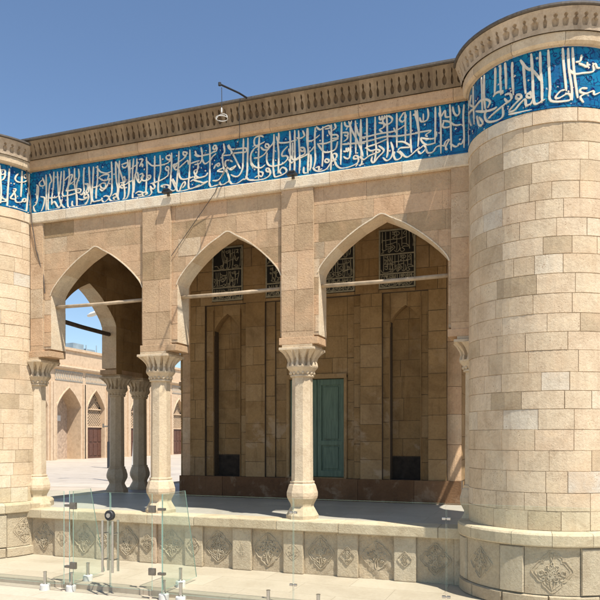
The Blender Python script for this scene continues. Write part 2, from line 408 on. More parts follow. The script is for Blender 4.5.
def paving(name, c1, c2, w, h, off=0, rough=.55, joint=(.30, .25, .18), rot=0):
    m, nt, b = newmat(name); P = nd(nt, 'ShaderNodeTexCoord').outputs['Object']
    mp = nd(nt, 'ShaderNodeMapping'); mp.inputs['Location'].default_value = (off, off*.4, 0); mp.inputs['Rotation'].default_value = (0, 0, rot); nt.links.new(P, mp.inputs[0])
    br = nd(nt, 'ShaderNodeTexBrick'); nt.links.new(mp.outputs[0], br.inputs['Vector'])
    br.inputs['Scale'].default_value = 1; br.inputs['Brick Width'].default_value = w; br.inputs['Row Height'].default_value = h
    br.inputs['Mortar Size'].default_value = .004; br.inputs['Mortar Smooth'].default_value = .3; br.inputs['Bias'].default_value = 0
    br.inputs['Color1'].default_value = (*c1, 1); br.inputs['Color2'].default_value = (*c2, 1); br.inputs['Mortar'].default_value = (*joint, 1)
    veil = ramp(nt, [(.3, (.84, .82, .79)), (.55, (1, 1, 1)), (.8, (1.06, 1.05, 1.03))], noise(nt, P, 1.1, 7, .66, .8).outputs[0]).outputs[0]
    col = mix(nt, br.outputs[0], veil, 1, 'MULTIPLY')
    fine = ramp(nt, [(.3, (.88, .86, .83)), (.6, (1, 1, 1))], noise(nt, P, 22, 5, .7).outputs[0]).outputs[0]
    col = mix(nt, col, fine, .8, 'MULTIPLY')
    st = ramp(nt, [(.60, (0, 0, 0)), (.72, (1, 1, 1))], noise(nt, P, .45, 6, .7, 1).outputs[0]).outputs[0]
    f = nd(nt, 'ShaderNodeMath', operation='MULTIPLY'); nt.links.new(st, f.inputs[0]); f.inputs[1].default_value = .18
    col = mix(nt, col, (.36, .28, .19), f.outputs[0])
    nt.links.new(col, b.inputs['Base Color']); b.inputs['Roughness'].default_value = rough; b.inputs['Specular IOR Level'].default_value = .3
    bp = nd(nt, 'ShaderNodeBump'); bp.inputs['Strength'].default_value = .2; bp.inputs['Distance'].default_value = .004
    nt.links.new(noise(nt, P, 45, 4).outputs[0], bp.inputs['Height']); nt.links.new(bp.outputs[0], b.inputs['Normal'])
    return m
M['paving'] = paving('pale_marble_paving', (.50, .425, .33), (.465, .39, .30), 1.25, .62)
M['ground'] = paving('pale_forecourt_paving', (.50, .43, .34), (.465, .40, .31), 1.1, 1.1, .3)
M['terrace'] = paving('terrace_slabs', (.50, .455, .39), (.43, .39, .34), 1.3, .5, .2, .45)
M['court'] = paving('courtyard_slabs', (.50, .44, .36), (.43, .38, .32), 6, 3, .2)

def glass_mat(name, tint, gl, dust=.015):
    m = bpy.data.materials.new(name); m.use_nodes = True; nt = m.node_tree; nt.nodes.clear()
    o = nd(nt, 'ShaderNodeOutputMaterial'); t = nd(nt, 'ShaderNodeBsdfTransparent'); g = nd(nt, 'ShaderNodeBsdfGlossy')
    t.inputs[0].default_value = (*tint, 1); g.inputs['Roughness'].default_value = .02
    lw = nd(nt, 'ShaderNodeLayerWeight'); lw.inputs[0].default_value = .5
    fr = nd(nt, 'ShaderNodeMath', operation='POWER'); nt.links.new(lw.outputs['Facing'], fr.inputs[0]); fr.inputs[1].default_value = 4
    mm = nd(nt, 'ShaderNodeMath', operation='MULTIPLY'); nt.links.new(fr.outputs[0], mm.inputs[0]); mm.inputs[1].default_value = gl
    s = nd(nt, 'ShaderNodeMixShader'); nt.links.new(mm.outputs[0], s.inputs[0]); nt.links.new(t.outputs[0], s.inputs[1]); nt.links.new(g.outputs[0], s.inputs[2])
    if dust:                                                   # dusty film on the pane
        d = nd(nt, 'ShaderNodeBsdfDiffuse'); d.inputs[0].default_value = (.62, .68, .60, 1); s2 = nd(nt, 'ShaderNodeMixShader')
        dn = ramp(nt, [(.3, (dust*.5,)*3), (.75, (dust*1.4,)*3)], noise(nt, nd(nt, 'ShaderNodeTexCoord').outputs['Object'], 3, 5).outputs[0])
        nt.links.new(dn.outputs[0], s2.inputs[0]); nt.links.new(s.outputs[0], s2.inputs[1]); nt.links.new(d.outputs[0], s2.inputs[2]); s = s2
    nt.links.new(s.outputs[0], o.inputs[0]); return m
M['glassreturn'] = glass_mat('dusty_greenish_glass', (.94, .975, .95), .4, .06)
M['glass'] = glass_mat('clear_float_glass', (.955, .98, .963), .35)
M['glassedge'] = plain('green_glass_edge', (.30, .47, .40), .15, 0, .1)

# ------------------------------------------------------------------ mesh builder
class MB:
    def __init__(s): s.v = []; s.f = []; s.t = []; s.m = []
    def add(s, vs, fs, tint=.5, mi=0):
        b = len(s.v); s.v += vs
        for f in fs: s.f.append([b+i for i in f]); s.t.append(tint); s.m.append(mi)
    def box(s, a, b, tint=.5, mi=0, F=None):
        (x0, y0, z0), (x1, y1, z1) = a, b
        vs = [(x, y, z) for x in (x0, x1) for y in (y0, y1) for z in (z0, z1)]
        if F: vs = [F(*p) for p in vs]
        s.add(vs, [(0, 1, 3, 2), (4, 6, 7, 5), (0, 4, 5, 1), (2, 3, 7, 6), (0, 2, 6, 4), (1, 5, 7, 3)], tint, mi)
    def cham(s, a, b, c=.006, tint=.5, mi=0, F=None):
        (x0, y0, z0), (x1, y1, z1) = a, b; bm = bmesh.new()
        bmesh.ops.create_cube(bm, size=1)
        for v in bm.verts: v.co = ((x0+x1)/2+v.co.x*abs(x1-x0), (y0+y1)/2+v.co.y*abs(y1-y0), (z0+z1)/2+v.co.z*abs(z1-z0))
        bmesh.ops.bevel(bm, geom=bm.edges[:], offset=c, segments=2, affect='EDGES', profile=.6)
        bm.verts.index_update()
        s.add([F(*v.co) if F else tuple(v.co) for v in bm.verts], [[v.index for v in f.verts] for f in bm.faces], tint, mi); bm.free()
    def lathe(s, prof, n=16, c=(0, 0), tint=.5, mi=0, rot=0, a0=0, a1=2*pi, capends=True, sx=1):
        full = abs(a1-a0-2*pi) < 1e-6; k = n if full else n+1; vs = []
        for r, z in prof:
            for i in range(k):
                a = a0+(a1-a0)*i/n+rot; vs.append((c[0]+r*cos(a)*sx, c[1]+r*sin(a), z))
        fs = []
        for j in range(len(prof)-1):
            for i in range(n): i2 = (i+1) % k; fs.append((j*k+i, j*k+i2, (j+1)*k+i2, (j+1)*k+i))
        if capends and full: fs.append(tuple(range(k))[::-1]); fs.append(tuple((len(prof)-1)*k+i for i in range(k)))
        s.add(vs, fs, tint, mi)
    def tube(s, pts, r, n=8, tint=.5, mi=0):
        from mathutils import Vector
        pts = [Vector(p) for p in pts]; vs = []
        for i, p in enumerate(pts):
            d = (pts[min(i+1, len(pts)-1)]-pts[max(i-1, 0)]).normalized()
            u = d.orthogonal().normalized() if i == 0 else (pu-d*pu.dot(d)).normalized()
            pu = u; w = d.cross(u); rr = r[i] if isinstance(r, (list, tuple)) else r
            vs += [tuple(p+(u*cos(2*pi*k/n)+w*sin(2*pi*k/n))*rr) for k in range(n)]
        fs = [(j*n+i, j*n+(i+1) % n, (j+1)*n+(i+1) % n, (j+1)*n+i) for j in range(len(pts)-1) for i in range(n)]
        fs += [tuple(range(n))[::-1], tuple((len(pts)-1)*n+i for i in range(n))]
        s.add(vs, fs, tint, mi)
    def build(s, name, mats, parent=None, smooth=False, recalc=True):
        me = bpy.data.meshes.new(name); me.from_pydata(s.v, [], s.f); me.update()
        for m in (mats if isinstance(mats, (list, tuple)) else [mats]): me.materials.append(m)
        me.polygons.foreach_set('material_index', s.m)
        a = me.attributes.new('tint', 'FLOAT', 'FACE'); a.data.foreach_set('value', s.t)
        if recalc:
            bm = bmesh.new(); bm.from_mesh(me); bmesh.ops.recalc_face_normals(bm, faces=bm.faces[:]); bm.to_mesh(me); bm.free()
        if smooth: me.polygons.foreach_set('use_smooth', [True]*len(me.polygons))
        o = bpy.data.objects.new(name, me); C.objects.link(o)
        if parent: o.parent = parent
        return o
def tag(o, label, cat, group=None, kind=None):
    if label: o['label'] = label
    if cat: o['category'] = cat
    if group: o['group'] = group
    if kind: o['kind'] = kind
    return o
def empty(name, loc=(0, 0, 0)):
    o = bpy.data.objects.new(name, None); C.objects.link(o); o.location = loc; return o

# arch outline (four centred), fractions of half width / rise
AT = [(0, 1), (.16, .905), (.324, .80), (.46, .69), (.595, .565), (.70, .455), (.8, .34), (.88, .235), (.94, .145), (.975, .075), (1, 0)]
def arch_f(t):
    t = abs(t)
    for (a, fa), (b, fb) in zip(AT, AT[1:]):
        if t <= b: return fa+(fb-fa)*(t-a)/(b-a)
    return 0
class Open:
    def __init__(s, c, hw, spring, rise, base): s.c, s.hw, s.sp, s.ri, s.base = c, hw, spring, rise, base
    def top(s, u): return s.sp+s.ri*arch_f((u-s.c)/s.hw)
    def outline(s, grow=0, n=1):
        pts = [(s.c-s.hw-grow, s.base)]
        L = []
        for a, f in AT[::-1]: L.append((s.c-(s.hw+grow)*a, s.sp+(s.ri+grow)*f))
        Rr = [(2*s.c-u, v) for u, v in L[::-1][1:]]
        return pts+L+Rr+[(s.c+s.hw+grow, s.base)]

def rndtint(rng): return min(1, max(0, rng.choice((rng.gauss(.5, .14), rng.gauss(.5, .30)))))
JR = random.Random(99)
# one stone block, built as a strip so that it can follow a curve and an arch
def block(mb, P, u0, u1, v0, v1, tint, ops=(), h=.006, g=.0022, ch=.0022, mi=0, step=None):
    g = g*JR.choice((.45, .7, 1, 1, 1.7)); cuts = [u0, u1]
    for o in ops:
        for c in (o.c-o.hw, o.c+o.hw):
            if u0 < c < u1: cuts.append(c)
    cuts = sorted(cuts)
    for a, b in zip(cuts, cuts[1:]):
        if b-a < .008: continue
        mid = (a+b)/2; op = None
        for o in ops:
            if abs(mid-o.c) < o.hw: op = o
        A = a+(g if a == u0 else 0); B = b-(g if b == u1 else 0); lo, hi = v0+g, v1-g
        if op is None:
            n = max(1, int((B-A)/step+.99)) if step else 1
            us = [A+(B-A)*i/n for i in range(n+1)]; fs = []; vs = []; lo0, hi0 = lo, hi
            for k, u in enumerate(us):
                lo = lo0+JR.uniform(-.0012, .002); hi = hi0-JR.uniform(-.0012, .002)
                ui = u+(ch if k == 0 else -ch if k == n else 0)
                vs += [P(u, lo, 0), P(ui, lo+ch, h), P(ui, hi-ch, h), P(u, hi, 0)]
            for k in range(n):
                q = k*4; fs += [(q, q+4, q+5, q+1), (q+1, q+5, q+6, q+2), (q+2, q+6, q+7, q+3)]
            q = n*4; fs += [(0, 1, 2, 3), (q, q+3, q+2, q+1)]
            mb.add(vs, fs, tint, mi)
        else:
            if hi <= op.sp: continue
            n = max(2, int((B-A)/.02)); us = [A+(B-A)*i/n for i in range(n+1)]
            vs = []; fs = []; prev = False
            for u in us:
                bt = max(lo, op.top(u)); ok = bt < hi-1e-4
                bt = min(bt, hi-1e-4)
                vs += [P(u, bt, 0), P(u, bt, h), P(u, hi, h), P(u, hi, 0)]
            for k in range(n):
                if max(lo, op.top(us[k])) >= hi-1e-4 and max(lo, op.top(us[k+1])) >= hi-1e-4: continue
                q = k*4; fs += [(q, q+4, q+5, q+1), (q+1, q+5, q+6, q+2), (q+2, q+6, q+7, q+3)]
            fs += [(0, 1, 2, 3), (n*4, n*4+3, n*4+2, n*4+1)]
            mb.add(vs, fs, tint, mi)
def courses(mb, P, u0, u1, v0, v1, rng, rh=(.20, .27), bw=(.3, .62), ops=(), step=None, h=.006, g=.0022, mi=0, tf=rndtint):
    v = v0; row = 0
    while v < v1-1e-6:
        d = rng.uniform(*rh)
        if v1-v-d < rh[0]*.6: d = v1-v
        u = u0; first = True
        while u < u1-1e-6:
            w = rng.uniform(*bw)*(rng.uniform(.3, .9) if first else 1); first = False
            if u1-u-w < bw[0]*.4: w = u1-u
            block(mb, P, u, u+w, v, v+d, tf(rng), ops, h+rng.uniform(-.002, .003), g, step=step, mi=mi); u += w
        v += d; row += 1
def sheet(mb, P, u0, u1, v0, v1, w, ops=(), tint=.3, mi=0, step=.1):     # the mortar bed behind the blocks
    cuts = sorted([u0, u1]+[c for o in ops for c in (o.c-o.hw, o.c+o.hw) if u0 < c < u1])
    for a, b in zip(cuts, cuts[1:]):
        mid = (a+b)/2; op = next((o for o in ops if abs(mid-o.c) < o.hw), None)
        n = max(1, int((b-a)/(.03 if op else step)))
        for k in range(n):
            x0, x1 = a+(b-a)*k/n, a+(b-a)*(k+1)/n
            l0 = max(v0, op.top(x0)) if op else v0; l1 = max(v0, op.top(x1)) if op else v0
            mb.add([P(x0, l0, w), P(x1, l1, w), P(x1, v1, w), P(x0, v1, w)], [(0, 1, 2, 3)], tint, mi)
def smooth_pts(p, n=5):
    if len(p) < 3: return [(p[0][0]+(p[1][0]-p[0][0])*i/3, p[0][1]+(p[1][1]-p[0][1])*i/3) for i in range(4)]
    q = [p[0]]+p+[p[-1]]; out = []
    for i in range(1, len(q)-2):
        for k in range(n):
            t = k/n; a, b, c, d = q[i-1], q[i], q[i+1], q[i+2]
            out.append(tuple(.5*(2*b[j]+(c[j]-a[j])*t+(2*a[j]-5*b[j]+4*c[j]-d[j])*t*t+(3*b[j]-a[j]-3*c[j]+d[j])*t**3) for j in (0, 1)))
    return out+[p[-1]]
def ribbon(mb, P, pts, wid, w, hh, tint=.5, mi=0, pen=True, closed=False):
    p = pts if closed else smooth_pts(pts); n = len(p); L = []
    for i in range(n):
        a = p[(i-1) % n] if closed else p[max(i-1, 0)]; b = p[(i+1) % n] if closed else p[min(i+1, n-1)]
        dx, dy = b[0]-a[0], b[1]-a[1]; l = sqrt(dx*dx+dy*dy) or 1e-9; dx /= l; dy /= l
        k = wid*((.52+.60*abs(sin(atan2(dy, dx)-R(28)))) if pen else 1)
        if pen: k *= .55+.45*min(1, min(i, n-1-i)/2.5)+(.12 if i < 4 else 0)
        L.append((p[i], -dy*k/2, dx*k/2))
    vs = []; e = mb.__dict__.setdefault('lift', 0); mb.lift = (e+1) % 23; off = e*.00022
    for i, ((x, y), nx, ny) in enumerate(L):
        ww = w+hh+off+i*.00003
        vs += [P(x-nx, y-ny, w-.002), P(x-nx*.82, y-ny*.82, ww), P(x+nx*.82, y+ny*.82, ww), P(x+nx, y+ny, w-.002)]
    fs = []
    for k in range(n if closed else n-1):
        q = k*4; r = ((k+1) % n)*4; fs += [(q, r, r+1, q+1), (q+1, r+1, r+2, q+2), (q+2, r+2, r+3, q+3)]
    if not closed: q = (n-1)*4; fs += [(0, 1, 2, 3), (q, q+3, q+2, q+1)]
    mb.add(vs, fs, tint, mi)
def strokes(txt): return [[tuple(int(c)/200 for c in p.split(',')) for p in ln.split()] for ln in txt.split('\n') if ln.strip()]
SW, SL, SR = strokes(STROKES_WALL), strokes(STROKES_LEFT), strokes(STROKES_RIGHT)

def arabesque(P, u0, u1, dens, seed):
    mb = MB(); rng = random.Random(seed); n = int((u1-u0)*.68*dens)
    for k in range(n):
        c = rng.uniform(u0+.05, u1-.05); v = rng.uniform(5.92, 6.47); r = rng.uniform(.025, .06); a = rng.uniform(0, 6.28); t = rng.choice((-1, 1))
        q = [(c+r*(1-.1*i)*cos(a+t*i*.7), v+r*(1-.1*i)*sin(a+t*i*.7)) for i in range(9)]
        ribbon(mb, P, q, .0085, -.0035, .002, .5, 0, False)
        if rng.random() < .35:
            b = q[-1]; s = rng.uniform(.006, .010); ribbon(mb, P, [(b[0]+s*cos(w*1.57), b[1]+s*sin(w*1.57)) for w in range(4)], s*1.5, -.0035, .003, .5, 1, False, True)
    return mb
# carved muqarnas frieze: a proud sheet pierced by small vase shaped niches
NICHE = [(0, 0), (.16, 0), (.165, .014), (.25, .030), (.36, .036), (.46, .030), (.53, .016), (.585, .007), (.64, .008), (.68, .016), (.76, .018), (.83, .010), (.86, .0), (1, 0)]
NICHE_T = [(0, 0), (.20, 0), (.205, .026), (.29, .036), (.40, .041), (.50, .040), (.55, .022), (.59, .012), (.64, .024), (.70, .026), (.74, .014), (.76, 0), (1, 0)]
def frieze(mb, P, u0, u1, z0, z1, w0, w1, mod=.1, depth=.04, tower_kind=False):
    n = round((u1-u0)/mod); m = (u1-u0)/n
    def W(t): return w0+(w1-w0)*(t**1.6)
    rj = random.Random(n)
    for k in range(n):
        c = u0+(k+.5)*m; a, b = c-m/2, c+m/2; tint = .5+.35*sin(k*.9)*cos(k*.37)+rj.uniform(-.15, .15)
        js = rj.choice((1, 1, 1, .55))*rj.uniform(.75, 1.12); jt = rj.uniform(-.02, .02); N = NICHE_T if tower_kind else NICHE
        N = [(t+(jt if 0 < t < 1 else 0), min(h*js*.9, .041)) for t, h in N]
        for (t0, h0), (t1, h1) in zip(N, N[1:]):
            za, zb = z0+(z1-z0)*t0, z0+(z1-z0)*t1; wa, wb = W(t0), W(t1); h0 *= m/.1; h1 *= m/.1
            if h0 == 0 and h1 == 0:
                mb.add([P(a, za, wa), P(b, za, wa), P(b, zb, wb), P(a, zb, wb)], [(0, 1, 2, 3)], tint); continue
            mb.add([P(a, za, wa), P(c-h0, za, wa), P(c-h1, zb, wb), P(a, zb, wb)], [(0, 1, 2, 3)], tint)
            mb.add([P(c+h0, za, wa), P(b, za, wa), P(b, zb, wb), P(c+h1, zb, wb)], [(0, 1, 2, 3)], tint)
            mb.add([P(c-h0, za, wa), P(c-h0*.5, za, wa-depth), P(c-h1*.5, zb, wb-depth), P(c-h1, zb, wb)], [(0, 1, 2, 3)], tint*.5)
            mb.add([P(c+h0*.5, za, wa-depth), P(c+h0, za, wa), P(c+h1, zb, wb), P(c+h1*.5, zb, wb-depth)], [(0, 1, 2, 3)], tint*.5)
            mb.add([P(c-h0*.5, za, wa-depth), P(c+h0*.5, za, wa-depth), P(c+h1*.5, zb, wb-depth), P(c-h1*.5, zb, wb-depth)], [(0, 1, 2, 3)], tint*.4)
def band(mb, P, u0, u1, prof, step, tint=lambda k: .5, mi=0, joints=None):   # extrude a (w,z) profile along u
    n = max(1, int((u1-u0)/step+.5))
    for k in range(n):
        a, b = u0+(u1-u0)*k/n, u0+(u1-u0)*(k+1)/n; vs = [P(a, z, w) for w, z in prof]+[P(b, z, w) for w, z in prof]; q = len(prof)
        mb.add(vs, [(i, i+1, q+i+1, q+i) for i in range(q-1)], tint(k), mi)

def medallion(mb, P, cu, cv, r, w, seed=0, tall=1.0, hh=.012):
    """low relief: a lobed cartouche filled with small tendrils"""
    rng = random.Random(seed*13+5); tall *= rng.uniform(.86, 1.1); r *= rng.uniform(.88, 1.08); ph = 0; lob = rng.uniform(.2, .34); wd = r*.052
    def put(pts, wid, closed=True): ribbon(mb, P, [(cu+x+rng.uniform(-.0015, .0015), cv+y*tall) for x, y in pts], wid, w, hh*rng.uniform(.45, .9), rng.uniform(.5, .9), 0, False, closed)
    def edge(t): return r*(1-lob+lob*abs(cos(2*(t+ph)))**.7*(1+.25*cos(8*t)))
    T = [2*pi*i/48 for i in range(48)]
    put([(edge(t)*cos(t), edge(t)*sin(t)) for t in T], wd*.8)
    if seed % 2: put([(edge(t)*.84*cos(t), edge(t)*.84*sin(t)) for t in T], wd*.6)
    for k in range(int(15*r/.19)+5):                       # mirrored tendrils and leaves
        t = rng.uniform(-pi/2, pi/2); q = rng.uniform(.08, .68)*edge(t); x0, y0 = q*cos(t), q*sin(t); a = rng.uniform(0, 6.28); s = r*rng.uniform(.10, .2); turn = rng.choice((-1, 1))
        L = [(x0+s*(1-.11*i)*cos(a+turn*i*.62), y0+s*(1-.11*i)*sin(a+turn*i*.62)) for i in range(8)]
        for m in (1, -1): put([(m*x, y) for x, y in L], wd*rng.uniform(.6, 1.0), False)
    for m in (1, -1): put([(m*r*.1*sin(i*.9), -r*.95+i*r*.21) for i in range(10)], wd*.8, False)
    put([(r*.13*cos(t)*(1+.3*cos(4*t)), r*.13*sin(t)*(1+.3*cos(4*t))) for t in T[::3]], wd)

# ------------------------------------------------------------------ the pavilion
pav = empty('mosque_pavilion', (-4.75, 5.6, 0)); PO = (-4.75, 5.6, 0)
tag(pav, 'square stone mosque pavilion with round corner towers, pointed arches and blue inscription band', 'pavilion')
XM = -4.69; TX = 4.66; TR = .97; LY = 11.2
def part(mb, name, mats, parent=None, smooth=False, recalc=True):
    par = parent or pav; mb.v = [(x-PO[0], y-PO[1], z-PO[2]) for x, y, z in mb.v]
    return mb.build(name, mats, par, smooth, recalc)
def front(y0): return lambda u, v, w: (u, y0-w, v)
def cyl(cx, cy, r, sgn=1): return lambda u, v, w: (cx+(r+w)*sin(u/r), cy-(r+w)*cos(u/r)*sgn, v)
ZB0, ZB1 = 5.84, 6.545

def cornice(P, u0, u1, parent, mat, step, crown_mb=None, par_name='frieze', rng=random.Random(3), mod=.1, seg=(.55, .8)):
    if step < 1:
        P0 = P; P = lambda u, v, w: P0(u, 6.546+(v-6.546)*.84, w*.88)
    f = MB(); frieze(f, P, u0, u1, 6.705, 6.985, .115, .20, mod, tower_kind=step < 1) 
    part(f, par_name, mat, parent, recalc=False)
    s = MB(); u = u0
    while u < u1-1e-6:                                           # plain moulded course in long blocks
        w = rng.uniform(*seg)
        if u1-u-w < .3: w = u1-u
        band(s, P, u+.002, u+w-.002, [(0, 6.547), (.052, 6.556), (.085, 6.585), (.092, 6.68), (.092, 6.703), (.0, 6.703)], step, lambda k, t=rndtint(rng): t)
        u += w
    sheet(s, P, u0, u1, 6.546, 6.99, .04, tint=.1, step=step)
    part(s, 'cornice_moulding', M['pink' if step > 1 else 'stone'], parent)
    t = MB(); band(t, P, u0, u1, [(.0, 6.986), (.215, 6.990), (.232, 7.0), (.232, 7.028), (.0, 7.04)], step)
    part(t, 'coping', M['lead'], parent)

def tower(cx, cy, seed, base_ang, sset, label):
    """a round corner tower; u is arc length measured from the side facing the forecourt"""
    rng = random.Random(seed); Q = pi*TR; P = cyl(cx, cy, TR-.008)
    sh = MB(); courses(sh, P, -Q, Q, .90, 5.675, rng, (.205, .255), (.24, .56), step=.11, g=.0022)
    sheet(sh, P, -Q, Q, .86, 5.68, 0, mi=1, step=.11)
    # smooth lip below the tiles
    u = -Q
    while u < Q-1e-6:
        w = rng.uniform(.45, .7)
        if Q-u-w < .2: w = Q-u
        block(sh, P, u, u+w, 5.675, ZB0-.002, rng.uniform(.6, .9), h=.016, g=.002, step=.11); u += w
    tw = part(sh, 'tower', [M['stone'], M['mortar']]); tw['label'] = label
    tb = MB(); Pb = cyl(cx, cy, TR); sheet(tb, Pb, -Q, Q, ZB0, ZB1+.003, -.004, step=.1)
    band(tb, Pb, -Q, Q, [(-.003, ZB0), (.012, ZB0+.001), (.012, ZB0+.018), (-.003, ZB0+.02)], .1)
    part(tb, 'tile_band', M['tile'], tw, smooth=False)
    ar = arabesque(Pb, -1.9, 1.9, 62, seed); part(ar, 'arabesque', [M['navy'], M['letter']], tw, recalc=False)['kind'] = 'stuff'
    ins = MB()
    for st in sset: ribbon(ins, Pb, st, .031, -.003, .008)
    part(ins, 'inscription', M['letter'], tw, recalc=False)
    cornice(Pb, -Q, Q, tw, M['lightfrieze'], .1, rng=rng, mod=.1)
    # drum under the tower
    RD = 1.065; QD = pi*RD; PD = cyl(cx, cy, RD); d = MB()
    sheet(d, PD, -QD, QD, .0, .76, -.022, mi=1, step=.12)
    u = -QD; k = 0
    while u < QD-.05:
        w = rng.uniform(.38, .62)
        if QD-u-w < .25: w = QD-u
        block(d, PD, u, u+w, .0, .165, rng.uniform(.2, .8), h=.035, g=.003, ch=.012, step=.1)
        u += w
    part(d, 'drum_base_course', [M['plinth'], M['mortar']], tw)
    u = -QD+base_ang; k = 0; end = QD+base_ang
    while u < end-.02:
        pn = MB(); wide = k % 2 == 0; w = .62 if wide else .30
        if end-u-w < .15: w = end-u
        if wide:
            block(pn, PD, u, u+w, .167, .722, rng.uniform(.3, .8), h=.004-.022+.02, g=.004, step=.08)
            if w > .5: medallion(pn, PD, u+w/2, .445, .205, .0015, k+seed, 1.1, hh=.011)
        else: block(pn, PD, u, u+w, .167, .722, rng.uniform(.4, .9), h=.028, g=.004, ch=.012, step=.08)
        part(pn, 'carved_panel' if wide else 'drum_upright', M['plinth'], tw, recalc=False)
        u += w; k += 1
    lg = MB(); u = -QD
    while u < QD-.02:
        w = rng.uniform(.3, .6)
        if QD-u-w < .2: w = QD-u
        t = rndtint(rng)
        band(lg, PD, u+.002, u+w-.002, [(-.02, .724), (.040, .728), (.052, .745), (.052, .862), (.035, .885), (-.16, .905)], .1, lambda k, t=t: t)
        u += w
    part(lg, 'ledge', M['cap'], tw)
    return tw
def borrow(u0, u1, src0, seed=1):           # more of the same running script for the sides of the tower
    out = []
    for st in SW:
        a = min(p[0] for p in st); b = max(p[0] for p in st)
        if a > src0 and b < src0+(u1-u0): out.append([(p[0]-src0+u0, p[1]) for p in st])
    return out
TL = (XM-TX, .03); TRt = (XM+TX, .03)
tower(TRt[0], TRt[1], 11, .355, SR+borrow(.78, 3.2, -7.5)+borrow(-3.2, -1.36, -5.5), 'right round tower of pale stone blocks with blue tile band')
tower(TL[0], TL[1], 23, -.12, SL+borrow(-2.2, .98, -6.6)+borrow(1.75, 3.2, -4), 'left round tower of pale stone blocks beside the open arch')
tower(TRt[0], LY-.03, 35, 0, borrow(-3.2, 3.2, -8), 'rear round tower')
tower(TL[0], LY-.03, 47, 0, borrow(-3.2, 3.2, -8), 'rear round tower')

SP, RISE, HW = 4.41, .74, .915
def jambs(ops, Pm, T, mb, mi=0):             # the thickness of each arch and its jambs
    rng = random.Random(5)
    for o in ops:
        L = o.outline(); 
        for i in range(len(L)-1):
            (a, b), (c, d) = L[i], L[i+1]
            n = 4 if i in (0, len(L)-2) else 1
            if i % 3 == 0: tn = rng.uniform(.3, .9)
            for k in range(n):
                p = (a+(c-a)*k/n, b+(d-b)*k/n); q = (a+(c-a)*(k+1)/n, b+(d-b)*(k+1)/n)
                if n == 4: tn = rng.uniform(.3, .9)
                mb.add([Pm(p[0], p[1], -.035), Pm(q[0], q[1], -.035), Pm(q[0], q[1], -T), Pm(p[0], p[1], -T)], [(0, 1, 2, 3)], tn, mi)
def column(parent_P, u, depth, lbl=None, seed=0, half=False):
    """octagonal column: shaft is the part, capital and base its sub-parts"""
    x, y, _ = parent_P(u, 0, -depth); rng = random.Random(seed); rot = pi/8
    s = MB(); n = 8
    s.lathe([(.166, 1.335), (.163, 1.34), (.160, 1.9), (.155, 2.85), (.152, 2.895)], n, (x, y), rng.uniform(.45, .7), 0, rot)
    col = part(s, 'column', M['pale'])
    if lbl: col['label'] = lbl
    b = MB()
    b.lathe([(.172, .97), (.180, 1.0), (.226, 1.085), (.234, 1.12), (.234, 1.17), (.20, 1.285), (.178, 1.31), (.185, 1.318), (.185, 1.338), (.166, 1.345)], n, (x, y), .6, 0, rot)
    b.lathe([(.245, .775), (.245, .83), (.225, .865), (.175, .955), (.172, .975)], n, (x, y), .5, 0, rot)
    part(b, 'column_base', M['pale'], col)
    c = MB()
    c.lathe([(.152, 2.893), (.178, 2.897), (.182, 2.912), (.178, 2.925), (.162, 2.935), (.166, 2.945), (.20, 2.995), (.232, 3.035), (.236, 3.055), (.20, 3.058)], 16, (x, y), .55)
    c.lathe([(.19, 3.05), (.185, 3.09), (.185, 3.2), (.21, 3.29)], 8, (x, y), .3, 0, rot)                         # dark core behind the leaves
    for k in range(16):                                                    # scalloped bowl beads
        a = 2*pi*k/16; c.lathe([(.005, 2.928), (.020, 2.94), (.022, 2.96), (.006, 2.985)], 6, (x+.178*cos(a), y+.178*sin(a)), .7)
    for tier, (z0, z1, r0, r1, cnt, wd, off) in enumerate([(3.05, 3.12, .234, .222, 16, .052, 0), (3.10, 3.285, .215, .295, 8, .078, pi/8), (3.10, 3.285, .205, .275, 8, .058, 0), (3.17, 3.285, .20, .27, 16, .03, pi/16)]):
        for k in range(cnt):                                               # muqarnas fins leaning outwards
            a = 2*pi*k/cnt+off; ca, sa = cos(a), sin(a)
            sq = 1/max(abs(ca), abs(sa)) if tier else 1; sq = 1+(sq-1)*.75
            vs = []
            for t in (0, .35, .7, 1):
                z = z0+(z1-z0)*t; r = r0+(r1*sq-r0)*t**1.7; w = wd*(.45+.2*t+.75*t*t) if tier else wd*(1-.55*t)
                for e, dr in ((-1, 0), (1, 0), (1, -.09), (-1, -.09)):
                    rr = r+dr; vs.append((x+rr*ca-e*w/2*sa, y+rr*sa+e*w/2*ca, z))
            fs = [(0, 3, 2, 1), (12, 13, 14, 15)]
            for j in range(3):
                for e in range(4): fs.append((j*4+e, j*4+(e+1) % 4, j*4+4+(e+1) % 4, j*4+4+e))
            c.add(vs, fs, .6+.2*sin(k*2.3))
    c.cham((x-.275, y-.275, 3.283), (x+.275, y+.275, 3.322), .006, .6)
    c.box((x-.235, y-.235, 3.322), (x+.235, y+.235, 3.365), .3)
    part(c, 'capital', M['pale'], col)
    return col

